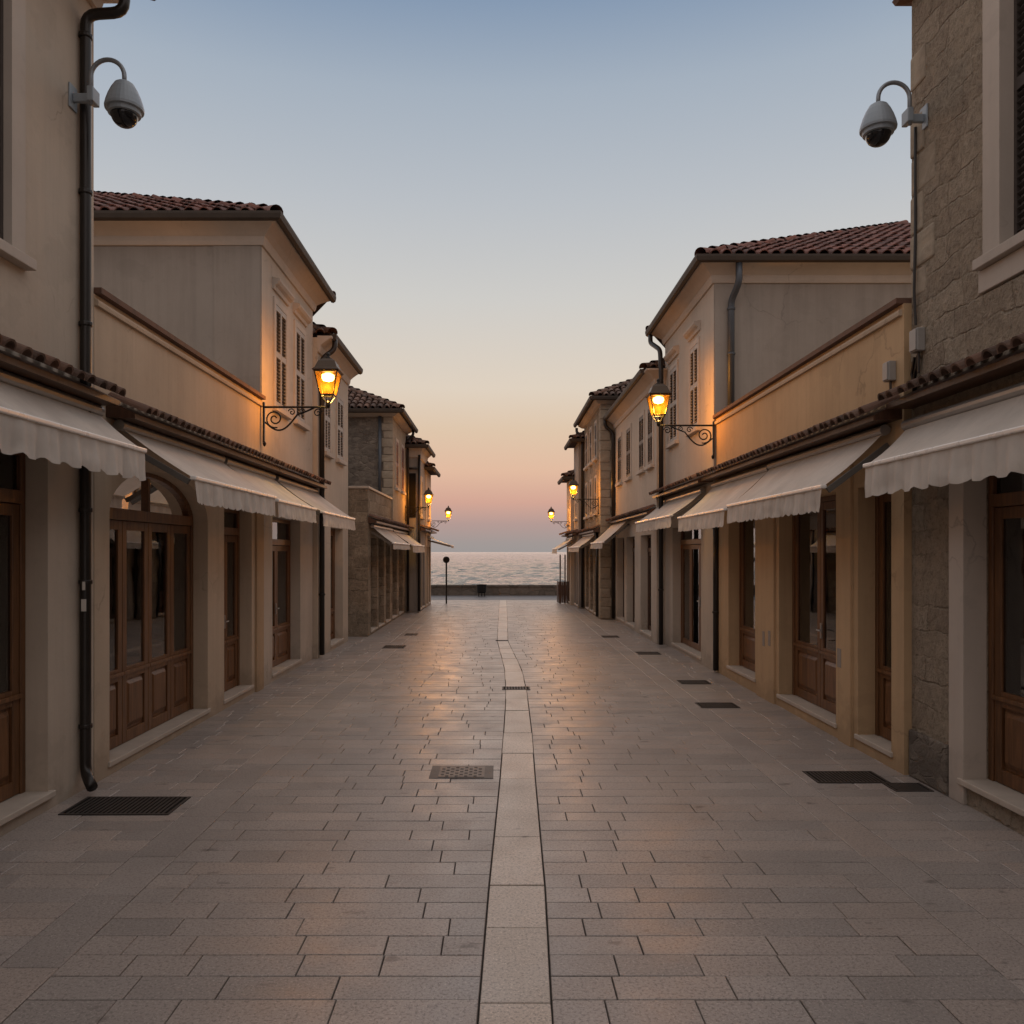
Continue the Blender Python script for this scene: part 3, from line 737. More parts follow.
# sea wall
sw = thing('sea_wall', 'low grey stone parapet wall between the promenade and the sea', 'wall', (0, 37.2, 0))
MB().box((-60, 37.0, -1.9), (60, 37.45, 0.40)).build('wall', 'seawall', sw)
MB().box((-60, 36.95, 0.40), (60, 37.5, 0.475)).build('coping', 'seawall', sw, bevel=0.01)

# ------------------------------------------------------------------ LEFT ROW
COR = [(0, -0.30), (0.03, -0.30), (0.05, -0.25), (0.06, -0.18), (0.13, -0.12), (0.20, -0.07), (0.27, -0.03), (0.27, 0.0), (0, 0.0)]
STRING = [(0, -0.03), (0.03, -0.03), (0.035, 0.0), (0.03, 0.02), (0, 0.03)]

# near left house
l1 = house('tall beige plaster house with black drainpipe, nearest on the left side', -1, 3.505, -9.0, 6.9, 6.9, 9, 'plaster_cream',
           [(4.15, 6.2, 0.14, 2.8), (1.0, 3.0, 0.14, 2.8), (4.6, 5.70, 4.15, 6.25)])
shopfront(l1, -1, 3.505, 4.15, 6.2, 0.14, 2.8, 2, 0.88, 2.42, curtain=True, so=0.04)
shopfront(l1, -1, 3.505, 1.0, 3.0, 0.14, 2.8, 2, 0.88, 2.42)
window(l1, -1, 3.505, 4.6, 5.70, 4.15, 6.25, 0.16, False, True, 'shutter_dark', proud=0.03, rec=0.03)
pent(l1, -1, 3.505, -2.0, 6.88, 3.42, 0.24, 0.12, pu=0.17)
mb = MB(); fbox(mb, -1, 3.505, 0.0, 0.035, -2, 4.1, 0, 0.10); mb.build('plinth', 'plaster_cream', l1)
cornice(l1, -1, 3.505, -9, 6.9, 9, 6.9, [(0, -0.22), (0.04, -0.22), (0.06, -0.12), (0.16, -0.06), (0.20, 0), (0, 0)])
hip_roof(l1, -1, 3.505, -9.0, 6.9, 9, 6.95, 0.42, 0.5, 6, over_side=0.2)
gutter(l1, -1, 3.505, -9.0, 7.05, 9, 6.94, 0.40, near=False)
pipe(l1, [(-3.13, 6.67, 6.90), (-3.13, 6.67, 6.50), (-3.455, 6.67, 6.48), (-3.455, 6.67, 0.16), (-3.33, 6.53, 0.08)], 0.044, 'pipe_dark',
     [(-3.455, 6.67, z) for z in (6.3, 5.0, 3.9, 2.35, 1.75, 0.55)])
for (yy, zz, w_, h_) in ((6.61, 1.56, 0.05, 0.10), (6.61, 1.72, 0.03, 0.07)):
    mb = MB(); mb.obox((-3.44, yy, zz), (w_/2*0.8, 0, 0), (0, 0.002, 0), (0, 0, h_/2)); mb.build('sticker', 'paper', l1)

# shop wing with parapet
l2 = house('single-storey buff shop wing with long parapet and arched wooden door on left', -1, 3.5, 6.9, 11.75, 4.23, 8, 'plaster_wing',
           [(7.17, 9.58, 0.12, 2.83, 2.36), (10.15, 11.28, 0.12, 2.6)], 'shop_wing', cat='shop')
shopfront(l2, -1, 3.5, 7.17, 9.58, 0.12, 2.83, 4, 0.80, None, 2.36, handle=False)
shopfront(l2, -1, 3.5, 10.15, 11.28, 0.12, 2.6, 2, 0.78, 2.28)
cornice(l2, -1, 3.5, 6.905, 11.75, 1, 4.16, STRING, 'plaster_wing', 'string_course', False, False)
mb = MB(); fbox(mb, -1, 3.5, 0.06, -0.3, 6.905, 11.75, 4.235, 4.285); mb.build('coping', 'tile_old', l2)
pent(l2, -1, 3.5, 7.1, 11.74, 3.36, 0.26)

# two-storey house
L3W = [(12.42, 13.05), (13.66, 14.28)]
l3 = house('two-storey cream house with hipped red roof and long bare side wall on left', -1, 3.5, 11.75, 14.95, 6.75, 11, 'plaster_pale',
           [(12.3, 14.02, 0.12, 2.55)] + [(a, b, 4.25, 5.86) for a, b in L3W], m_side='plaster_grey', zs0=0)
for a, b in L3W: window(l3, -1, 3.5, a, b, 4.25, 5.86, 0.09)
shopfront(l3, -1, 3.5, 12.3, 14.02, 0.12, 2.55, 2, 0.72, 2.16)
cornice(l3, -1, 3.5, 11.75, 14.95, 11, 6.80, COR, 'trim')
mb = MB(); mb.box((-3.5-0.70, 11.738, 4.2), (-3.5-0.015, 11.7499, 6.5)); mb.build('corner_pilaster', 'plaster_grey', l3)
hip_roof(l3, -1, 3.5, 11.75, 14.95, 11, 6.82, 0.27, 0.49, 5.4)
gutter(l3, -1, 3.5, 11.75, 14.95, 11, 6.82, 0.27)
pent(l3, -1, 3.5, 11.76, 15.0, 3.36, 0.26)
mb = MB(); fbox(mb, -1, 3.5, 0.0, 0.035, 11.42, 11.74, 0.0, 3.2); mb.build('pilaster', 'plaster_warm', l2)

# lower house with drainpipe
L4W = [(15.55, 16.05), (16.75, 17.35)]
l4 = house('narrow cream house with drainpipe between hipped-roof house and stone house on left', -1, 3.42, 14.97, 18.0, 6.02, 3.3, 'plaster_cream',
           [(16.15, 17.4, 0.12, 2.5)] + [(a, b, 3.95, 5.25) for a, b in L4W])
for a, b in L4W: window(l4, -1, 3.42, a, b, 3.95, 5.25, 0.07, False)
shopfront(l4, -1, 3.42, 16.15, 17.4, 0.12, 2.5, 1, 0.72, None, handle=False)
cornice(l4, -1, 3.42, 14.97, 18.0, 3.3, 6.05, COR, 'trim', near=False, far=False)
hip_roof(l4, -1, 3.42, 15.2, 17.9, 3.3, 6.08, 0.24, 0.5, 1.5, over_side=0.12, m='tile_old')
gutter(l4, -1, 3.42, 15.08, 18.02, 3.3, 6.08, 0.22, near=False)
pipe(l4, [(-3.14, 15.2, 6.05), (-3.14, 15.2, 5.85), (-3.36, 15.1, 5.65), (-3.36, 15.1, 0.06)], 0.05, 'pipe_dark', [(-3.36, 15.1, z) for z in (5.2, 3.0, 1.2)])

# stone house with terrace
l5 = thing('stone_house', 'grey rubble stone house with walled terrace over its shops, mid-left', 'house', (-3.15, 22, 0))
mb = MB(); L5D = [(19.3, 20.3, 0.1, 2.35), (20.55, 21.5, 0.1, 2.35), (21.9, 22.7, 0.1, 2.35), (23.2, 24.2, 0.1, 2.35), (24.7, 25.7, 0.1, 2.35)]
facade(mb, -1, 3.12, 18.9, 26.4, 0, 3.5, L5D)
mb.quad((-3.12, 18.9, 0), (-9, 18.9, 0), (-9, 18.9, 3.5), (-3.12, 18.9, 3.5))
mb.quad((-3.12, 18.9, 2.9), (-9, 18.9, 2.9), (-9, 26.4, 2.9), (-3.12, 26.4, 2.9))
mb.quad((-3.36, 19.14, 3.5), (-9, 19.14, 3.5), (-9, 19.14, 2.9), (-3.36, 19.14, 2.9)); mb.quad((-3.36, 19.14, 3.5), (-3.36, 23, 3.5), (-3.36, 23, 2.9), (-3.36, 19.14, 2.9))
mb.build('terrace_wall', 'stone_warm', l5, recalc=False)
mb = MB(); mb.box((-3.09, 18.87, 3.502), (-3.39, 23.0, 3.56)); mb.box((-3.391, 18.87, 3.502), (-9, 19.17, 3.56)); mb.build('coping', 'step', l5, bevel=0.008)
L5W = [(23.75, 24.25), (25.1, 25.6)]
mb = MB(); facade(mb, -1, 3.1, 23.05, 26.4, 2.85, 6.0, [(a, b, 3.9, 5.3) for a, b in L5W]); mb.build('front_wall', 'quoin', l5, recalc=False)
mb = MB(); mb.quad((-3.1, 23.05, 2.85), (-9, 23.05, 2.85), (-9, 23.05, 6.0), (-3.1, 23.05, 6.0)); mb.quad((-3.1, 26.4, 2.85), (-9, 26.4, 2.85), (-9, 26.4, 6.0), (-3.1, 26.4, 6.0))
mb.quad((-3.1, 23.05, 6.0), (-3.1, 26.4, 6.0), (-9, 26.4, 6.0), (-9, 23.05, 6.0)); mb.build('side_wall', 'stone_far', l5, recalc=False)
mb = MB(); z = 2.95; k = 0
while z < 5.95:
    w = 0.42 if k % 2 else 0.26; h = random.uniform(0.2, 0.3); mb.box((-3.085, 23.03, z), (-3.1-w, 23.2, min(5.98, z+h-0.012))); z += h; k += 1
mb.build('quoin', 'quoin', l5, bevel=0.012)
for a, b in L5W: window(l5, -1, 3.1, a, b, 3.9, 5.3, 0.09, False, True, 'shutter_red')
for (a, b, z0, z1) in L5D: shopfront(l5, -1, 3.12, a, b, z0, z1, 1, 0.7, None, handle=False, m='wood_dark')
hip_roof(l5, -1, 3.1, 23.05, 26.4, 6, 6.06, 0.28, 0.5, 2.2, m='tile_old')
gutter(l5, -1, 3.1, 23.05, 26.4, 6, 6.04, 0.26)
cornice(l5, -1, 3.1, 23.05, 26.4, 6, 6.03, [(0, -0.14), (0.08, -0.12), (0.2, -0.03), (0.2, 0), (0, 0)], 'trim')
pent(l5, -1, 3.12, 18.92, 26.4, 2.84, 0.2, 0.1)
pipe(l5, [(-2.86, 26.35, 6.0), (-2.86, 26.35, 5.85), (-3.03, 26.3, 5.7), (-3.03, 26.3, 0.05)], 0.045, 'pipe_dark')
pipe(l5, [(-3.45, 22.98, 5.9), (-3.45, 22.98, 2.95)], 0.05, 'pipe_blue')

# far-left pair
l6 = house('slim grey plaster house with corner drainpipe beyond the left stone house', -1, 2.68, 26.42, 28.6, 5.45, 6, 'plaster_grey',
           [(26.7, 27.4, 0.1, 2.2), (27.6, 28.4, 0.1, 2.2), (27.1, 27.6, 3.2, 4.5)])
window(l6, -1, 2.68, 27.1, 27.6, 3.2, 4.5, 0.07, False)
for a, b in ((26.7, 27.4), (27.6, 28.4)): shopfront(l6, -1, 2.68, a, b, 0.1, 2.2, 1, 0.7, handle=False, m='wood_dark')
hip_roof(l6, -1, 2.68, 26.42, 28.6, 6, 5.5, 0.26, 0.45, 1.35, m='tile_old'); gutter(l6, -1, 2.68, 26.42, 28.6, 6, 5.48, 0.24)
cornice(l6, -1, 2.68, 26.42, 28.6, 6, 5.46, [(0, -0.35), (0.05, -0.33), (0.1, -0.1), (0.2, 0), (0, 0)], 'trim')
mb = MB(); mb.box((-2.78, 26.39, 3.15), (-3.0, 26.415, 4.6)); mb.build('side_window', 'dark', l6)
pipe(l6, [(-2.66, 26.36, 5.2), (-2.66, 26.36, 0.05)], 0.045, 'pipe_dark'); pipe(l6, [(-3.02, 26.33, 4.75), (-2.7, 26.33, 4.75)], 0.035, 'pipe_dark')
pent(l6, -1, 2.68, 26.45, 28.6, 2.86, 0.22, 0.1)
l7 = house('last house on the left before the sea, plain front under tiled eave', -1, 2.66, 28.62, 30.8, 4.95, 6, 'plaster_wing',
           [(28.9, 29.5, 0.1, 2.2), (29.8, 30.5, 0.1, 2.2), (29.4, 29.9, 3.2, 4.3)])
window(l7, -1, 2.66, 29.4, 29.9, 3.2, 4.3, 0.07, False)
for a, b in ((28.9, 29.5), (29.8, 30.5)): shopfront(l7, -1, 2.66, a, b, 0.1, 2.2, 1, 0.7, handle=False, m='wood_dark')
hip_roof(l7, -1, 2.66, 28.62, 30.8, 6, 5.0, 0.26, 0.45, 1.3, m='tile_old'); gutter(l7, -1, 2.66, 28.62, 30.8, 6, 4.98, 0.24)
pent(l7, -1, 2.66, 28.65, 30.9, 2.86, 0.22, 0.1)

# ------------------------------------------------------------------ RIGHT ROW
r1 = house('tall rubble stone house with white-framed shuttered window, nearest on the right', 1, 3.69, -9.0, 7.17, 6.97, 9, 'stone_near',
           [(4.35, 6.33, 0.2, 2.75), (1.2, 3.1, 0.2, 2.75), (4.7, 5.86, 4.22, 6.5)], 'stone_house')
mb = MB()
for a, b in ((6.324, 6.53), (4.15, 4.356)): fbox(mb, 1, 3.69, -0.16, 0.03, a, b, 0.0, 2.95)
fbox(mb, 1, 3.69, -0.16, 0.032, 4.15, 6.53, 2.744, 2.953); mb.build('door_surround', 'trim', r1, bevel=0.006)
shopfront(r1, 1, 3.69, 4.35, 6.33, 0.2, 2.75, 2, 0.85, 2.4, curtain=True, so=0.05)
shopfront(r1, 1, 3.69, 1.2, 3.1, 0.2, 2.75, 2, 0.85, 2.4)
window(r1, 1, 3.69, 4.7, 5.86, 4.22, 6.5, 0.2, False, True, 'shutter_dark', proud=0.035, rec=0.07)
mb = MB(); fbox(mb, 1, 3.69, -0.1, 0.033, 4.45, 6.12, 3.97, 4.14); mb.build('window_apron', 'trim', r1, bevel=0.006)
mb = MB(); z = 3.45; k = 0
while z < 6.85:
    w = (0.46, 0.24)[k % 2]*random.uniform(0.8, 1.1); h = random.uniform(0.24, 0.40)
    mb.box((3.69-random.choice((0.012, 0.004, -0.02, -0.02))-random.uniform(0, 0.004), 7.17-w, z), (3.69+0.3, 7.182, min(6.84, z+h-0.014))); z += h; k += 1
mb.build('quoin', 'quoin', r1, bevel=0.02)
mb = MB(); fbox(mb, 1, 3.69, -0.05, 0.022, 4.0, 6.95, 3.42, 3.955); mb.build('render_band', 'stone_near', r1, bevel=0.012)
pent(r1, 1, 3.69, -2.0, 7.15, 3.44, 0.24, 0.12, pu=0.17)
hip_roof(r1, 1, 3.69, -9.0, 7.17, 9, 7.03, 0.12, 0.5, 6, over_side=0.05)
cornice(r1, 1, 3.69, -9, 7.17, 9, 7.01, [(0, -0.08), (0.10, -0.05), (0.12, 0), (0, 0)], 'tile_old')
cb = MB(); cb.tube([(3.665, 7.06, 5.75), (3.665, 7.06, 4.8), (3.66, 7.07, 4.3), (3.664, 7.05, 4.0)], 0.012, 6); cb.build('cable', 'pipe_dark', r1)
cb = MB(); cb.tube([(3.66, 7.0, 3.72), (3.655, 7.03, 3.6), (3.665, 7.09, 3.5), (3.66, 7.06, 3.38)], 0.016, 6)
cb.tube([(3.66, 7.06, 3.72), (3.655, 7.1, 3.58), (3.66, 7.05, 3.45), (3.66, 7.08, 3.36)], 0.014, 6); cb.build('cable', 'iron', r1)
mb = MB(); fbox(mb, 1, 3.69, 0.0, 0.04, 6.55, 7.16, 0, 0.42); mb.build('plinth', 'stone_far', r1, bevel=0.02)

R2D = [(7.40, 8.09, 0.15, 2.65), (8.62, 10.38, 0.15, 2.65), (11.35, 12.68, 0.2, 2.65)]
r2 = house('single-storey ochre shop wing with long parapet on the right', 1, 3.62, 7.17, 13.4, 4.23, 8, 'plaster_ochre', R2D, 'shop_wing', cat='shop')
shopfront(r2, 1, 3.62, 7.40, 8.09, 0.15, 2.65, 1, 0.80, None, handle=False)
shopfront(r2, 1, 3.62, 8.62, 10.38, 0.15, 2.65, 2, 0.80, None)
shopfront(r2, 1, 3.62, 11.35, 12.68, 0.2, 2.65, 1, 0.78, None, handle=False)
mb = MB(); fbox(mb, 1, 3.62, -0.35, -0.36, 11.45, 11.9, 0.9, 1.25); mb.build('notice', 'paper', r2)
cornice(r2, 1, 3.62, 7.2, 13.4, 1, 4.16, STRING, 'plaster_wing', 'string_course', False, False)
mb = MB(); fbox(mb, 1, 3.62, 0.06, -0.3, 7.19, 13.4, 4.235, 4.285); mb.build('coping', 'tile_old', r2)
pent(r2, 1, 3.62, 7.2, 13.38, 3.36, 0.26)
pipe(r2, [(3.585, 13.28, 3.15), (3.585, 13.28, 0.04)], 0.05, 'pipe_dark', [(3.585, 13.28, z) for z in (2.4, 1.0)])
for (a, b) in ((10.5, 11.2), (8.2, 8.5)):
    mb = MB(); fbox(mb, 1, 3.62, 0.0, 0.03, a, b, 0, 2.9); mb.build('pilaster', 'plaster_ochre', r2)
for yy, zz in ((10.62, 0.75), (10.85, 0.72), (8.42, 0.78)):
    mb = MB(); fbox(mb, 1, 3.62, 0.028, 0.034, yy, yy+0.09, zz, zz+0.2); mb.build('meter_hatch', 'plaster_grey', r2)

R3W = [(14.42, 15.0), (16.15, 16.8)]
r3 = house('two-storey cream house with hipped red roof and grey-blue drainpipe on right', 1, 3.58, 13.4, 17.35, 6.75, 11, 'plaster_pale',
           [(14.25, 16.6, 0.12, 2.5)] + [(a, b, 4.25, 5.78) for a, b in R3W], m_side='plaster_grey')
for a, b in R3W: window(r3, 1, 3.58, a, b, 4.25, 5.78, 0.09)
shopfront(r3, 1, 3.58, 14.25, 16.6, 0.12, 2.5, 3, 0.4, 2.2, panel=False)
cornice(r3, 1, 3.58, 13.4, 17.35, 11, 6.80, COR, 'trim')
mb = MB(); mb.box((3.58+0.015, 13.388, 4.2), (3.58+0.5, 13.3999, 6.5)); mb.build('corner_pilaster', 'plaster_grey', r3)
hip_roof(r3, 1, 3.58, 13.4, 17.35, 11, 6.84, 0.27, 0.48, 6.4)
gutter(r3, 1, 3.58, 13.4, 17.35, 11, 6.82, 0.27)
pent(r3, 1, 3.58, 13.42, 17.4, 3.34, 0.26)
pipe(r3, [(3.92, 13.12, 6.74), (3.92, 13.12, 6.42), (3.85, 13.33, 6.18), (3.85, 13.33, 4.3)], 0.055, 'pipe_blue', [(3.85, 13.33, z) for z in (6.05, 5.3)])
pipe(r3, [(3.27, 17.4, 6.72), (3.27, 17.4, 6.55), (3.40, 17.0, 6.3), (3.41, 16.95, 5.9), (3.41, 16.95, 0.04)], 0.05, 'pipe_dark', [(3.41, 16.95, z) for z in (5.0, 2.8, 1.2)])
mb = MB(); mb.box((6.2, 13.22, 4.6), (6.75, 13.399, 4.68)); mb.build('vent_ledge', 'trim', r3)

R4W = [(17.75, 18.3), (18.85, 19.45), (20.75, 21.4), (22.35, 22.95)]
R4D = [(18.0, 19.35, 0.12, 2.4), (20.2, 21.5, 0.12, 2.4), (21.9, 23.2, 0.12, 2.4)]
r4 = house('long cream house with row of tall dark shutters, middle of the right side', 1, 3.4, 17.37, 23.65, 5.9, 3.3, 'plaster_pale', R4D + [(a, b, 3.95, 5.25) for a, b in R4W])
for a, b in R4W: window(r4, 1, 3.4, a, b, 3.95, 5.25, 0.08, False, True, 'shutter_dark')
for a, b, z0, z1 in R4D: shopfront(r4, 1, 3.4, a, b, z0, z1, 2, 0.5, 2.05, handle=False, panel=False, m='wood_dark')
cornice(r4, 1, 3.4, 17.37, 23.65, 3.3, 5.93, COR, 'trim', near=True, far=False)
hip_roof(r4, 1, 3.4, 17.5, 23.55, 3.3, 5.96, 0.26, 0.45, 1.6, over_side=0.1, m='tile_old'); gutter(r4, 1, 3.4, 17.4, 23.68, 3.3, 5.95, 0.24, near=False)
pent(r4, 1, 3.4, 17.45, 23.6, 2.98, 0.2, 0.1)
pipe(r4, [(3.1, 23.6, 5.9), (3.1, 23.6, 5.72), (3.33, 23.55, 5.5), (3.33, 23.55, 0.05)], 0.05, 'pipe_dark')

R5W = [(24.6, 25.0), (25.9, 26.35), (27.2, 27.7)]
r5 = house('tall honey-coloured stone house with small upper windows, far along the right side', 1, 2.98, 23.67, 28.3, 6.45, 6, 'stone_warm',
           [(24.4, 25.2, 0.1, 2.2), (25.6, 26.4, 0.1, 2.2), (26.9, 27.7, 0.1, 2.2)] + [(a, b, 3.2, 4.3) for a, b in R5W] + [(a, b, 4.9, 6.0) for a, b in R5W], 'stone_house')
for a, b in R5W:
    window(r5, 1, 2.98, a, b, 3.2, 4.3, 0.07, False, True, 'shutter_dark'); window(r5, 1, 2.98, a, b, 4.9, 6.0, 0.07, False, True, 'shutter_dark')
for a, b in ((24.4, 25.2), (25.6, 26.4), (26.9, 27.7)): shopfront(r5, 1, 2.98, a, b, 0.1, 2.2, 1, 0.7, handle=False, m='wood_dark')
mb = MB(); z = 0.05; k = 0
while z < 6.4:
    w = 0.45 if k % 2 else 0.28; h = random.uniform(0.22, 0.36); mb.box((2.962, 23.65, z), (2.98+w, 23.9, min(6.43, z+h-0.014))); z += h; k += 1
mb.build('quoin', 'quoin', r5, bevel=0.012)
cornice(r5, 1, 2.98, 23.67, 28.3, 6, 6.5, [(0, -0.14), (0.08, -0.12), (0.2, -0.03), (0.2, 0), (0, 0)], 'trim')
hip_roof(r5, 1, 2.98, 23.67, 28.3, 6, 6.54, 0.27, 0.5, 2.45, m='tile_old'); gutter(r5, 1, 2.98, 23.67, 28.3, 6, 6.52, 0.25)
pent(r5, 1, 2.98, 23.7, 28.3, 2.75, 0.22, 0.1)
pipe(r5, [(2.72, 28.4, 6.4), (2.72, 28.4, 6.25), (2.9, 28.2, 6.1), (2.9, 28.2, 0.05)], 0.05, 'pipe_dark')
pipe(r5, [(2.93, 24.2, 2.7), (2.93, 24.2, 0.05)], 0.04, 'pipe_dark')

r6 = house('slim plaster house beyond the tall stone house on the right', 1, 2.78, 28.32, 30.1, 5.9, 6, 'plaster_grey',
           [(28.6, 29.1, 0.1, 2.2), (29.3, 29.9, 0.1, 2.2), (28.9, 29.4, 3.2, 4.4)])
window(r6, 1, 2.78, 28.9, 29.4, 3.2, 4.4, 0.07, False)
for a, b in ((28.6, 29.1), (29.3, 29.9)): shopfront(r6, 1, 2.78, a, b, 0.1, 2.2, 1, 0.7, handle=False, m='wood_dark')
hip_roof(r6, 1, 2.78, 28.32, 30.1, 6, 5.96, 0.26, 0.45, 1.1, m='tile_old'); gutter(r6, 1, 2.78, 28.32, 30.1, 6, 5.94, 0.24)
mb = MB(); mb.box((2.98, 28.30, 4.4), (3.3, 28.318, 5.5)); mb.build('side_panel', 'plaster_cream', r6)
pent(r6, 1, 2.78, 28.35, 30.1, 2.75, 0.22, 0.1)
r7 = house('lowest house at the sea end of the right side', 1, 2.66, 30.12, 31.9, 4.75, 6, 'plaster_cream',
           [(30.4, 31.0, 0.1, 2.2), (31.2, 31.7, 0.1, 2.2), (30.7, 31.2, 3.1, 4.1)])
window(r7, 1, 2.66, 30.7, 31.2, 3.1, 4.1, 0.07, False)
for a, b in ((30.4, 31.0), (31.2, 31.7)): shopfront(r7, 1, 2.66, a, b, 0.1, 2.2, 1, 0.7, handle=False, m='wood_dark')
hip_roof(r7, 1, 2.66, 30.12, 31.9, 6, 4.8, 0.28, 0.45, 1.15, m='tile_old'); gutter(r7, 1, 2.66, 30.12, 31.9, 6, 4.78, 0.24)
pent(r7, 1, 2.66, 30.15, 31.9, 2.75, 0.22, 0.1)

# ------------------------------------------------------------------ awnings
def awning(label, s, xf, ya, yb, zt, zr, proj, val=0.27, sc_w=0.2, arms=True, seed=0, name='awning'):
    root = thing(name, label, 'awning', (s*xf, (ya+yb)/2, zt), 'shop awnings along the street')
    rnd = random.Random(seed)
    n = max(12, int((yb-ya)/0.06)); m_ = 8; L = yb-ya; ph = rnd.uniform(0, 6)
    vs = []
    for i in range(m_+1):
        t = i/m_
        for k in range(n+1):
            y = ya+L*k/n
            sag = -0.022*math.sin(PI*t)*(1+0.5*math.sin(k*0.23+ph))+0.004*math.sin(k*0.9+ph)*t
            vs.append(P(s, xf, 0.05+(proj-0.05)*t, y, zt+(zr-zt)*t+sag))
    fb = MB(); w = n+1
    fb.add(vs, [(i*w+k, i*w+k+1, (i+1)*w+k+1, (i+1)*w+k) for i in range(m_) for k in range(n)])
    f = fb.build('fabric', 'fabric', root, smooth=True, recalc=False)
    # valance with scalloped hem and soft folds
    nn = max(30, int(L/0.022)); vs = []; rows = 6
    for i in range(rows+1):
        t = i/rows
        for k in range(nn+1):
            y = ya+L*k/nn; u = (k/nn*L/sc_w) % 1.0
            hem = max(0.022, 0.14*sc_w)*(1-abs(math.sin(PI*u))**0.7)
            z = zr-0.02-(val-hem)*t
            fold = (0.010*math.sin(y*21+ph)+0.008*math.sin(y*47+2*ph)+0.012*noise.noise(Vector((y*5, t*2, seed))))*(0.25+t)
            vs.append(P(s, xf, proj+0.012+fold+0.012*t, y, z))
    vb = MB(); w = nn+1
    vb.add(vs, [(i*w+k, i*w+k+1, (i+1)*w+k+1, (i+1)*w+k) for i in range(rows) for k in range(nn)])
    vb.build('valance', 'fabric', root, smooth=True, recalc=False)
    rl = MB(); rl.box(P(s, xf, proj-0.028, ya-0.015, zr-0.022), P(s, xf, proj+0.030, yb+0.015, zr+0.016)); rl.build('front_rail', 'rail', root, bevel=0.010)
    ro = MB(); ro.tube([P(s, xf, 0.06, ya-0.03, zt+0.01), P(s, xf, 0.06, yb+0.03, zt+0.01)], 0.05, 12); ro.build('roller', 'alu', root, smooth=False)
    if arms:
        for y in (ya-0.022, yb+0.022):
            a = MB(); p0 = Vector(P(s, xf, 0.03, y, zt-0.13)); p1 = Vector(P(s, xf, proj-0.03, y, zr-0.04))
            d = (p1-p0)*0.5; up = Vector((0, 0, 1)); a.obox((p0+p1)/2, d, (0, 0.016, 0), d.cross(Vector((0, 1, 0))).normalized()*0.026)
            a.build('arm', 'arm_metal', root)
    return root
awning('large cream awning over the near left house door, frayed scalloped edge', -1, 3.505, 2.2, 6.85, 3.2, 2.87, 0.45, 0.25, 0.26, seed=1)
awning('cream awning over the arched wooden door on the left', -1, 3.5, 7.25, 9.85, 3.14, 2.675, 0.72, 0.22, 0.11, seed=2)
awning('middle awning of three under the tiled ledge, left side', -1, 3.5, 10.0, 12.08, 3.13, 2.65, 0.71, 0.2, 0.11, seed=3)
awning('cream awning in front of the drainpipe at the end of the left tiled ledge', -1, 3.5, 12.3, 14.98, 3.12, 2.62, 0.76, 0.2, 0.14, seed=4)
awning('thin awning at the near corner of the left stone house', -1, 3.12, 19.2, 22.6, 2.62, 2.22, 0.55, 0.14, 0.14, seed=5)
awning('pale awning hanging at the far end of the left stone house', -1, 3.12, 22.8, 26.2, 2.6, 2.2, 0.62, 0.2, 0.14, seed=6)
awning('folded narrow awning arm sticking out at the sea end of the left side', -1, 2.66, 29.3, 30.9, 2.55, 2.25, 0.85, 0.08, 0.14, seed=7)
awning('large cream awning over the near right stone house door', 1, 3.69, 2.4, 7.12, 3.12, 2.77, 0.43, 0.27, 0.24, seed=8)
awning('long cream awning over the ochre wing doors on the right', 1, 3.62, 7.42, 10.5, 3.12, 2.61, 0.62, 0.22, 0.11, seed=9)
awning('cream awning beneath the right wall lamp', 1, 3.62, 10.58, 13.3, 3.1, 2.57, 0.64, 0.22, 0.12, seed=10)
awning('cream awning at the end of the right tiled ledge, before the dark drainpipe', 1, 3.58, 13.9, 17.5, 3.06, 2.64, 0.60, 0.2, 0.16, seed=11)
awning('sloping cream awning jutting in front of the honey-coloured stone house', 1, 3.4, 20.9, 23.6, 2.86, 2.26, 0.70, 0.15, 0.14, seed=12)
awning('long thin awning along the tall stone house, far right side', 1, 2.98, 24.5, 28.2, 2.55, 2.16, 0.55, 0.14, 0.14, seed=13)
awning('grey-edged awning at the sea end of the right side', 1, 2.7, 29.0, 31.6, 2.5, 2.12, 0.62, 0.16, 0.14, seed=14)

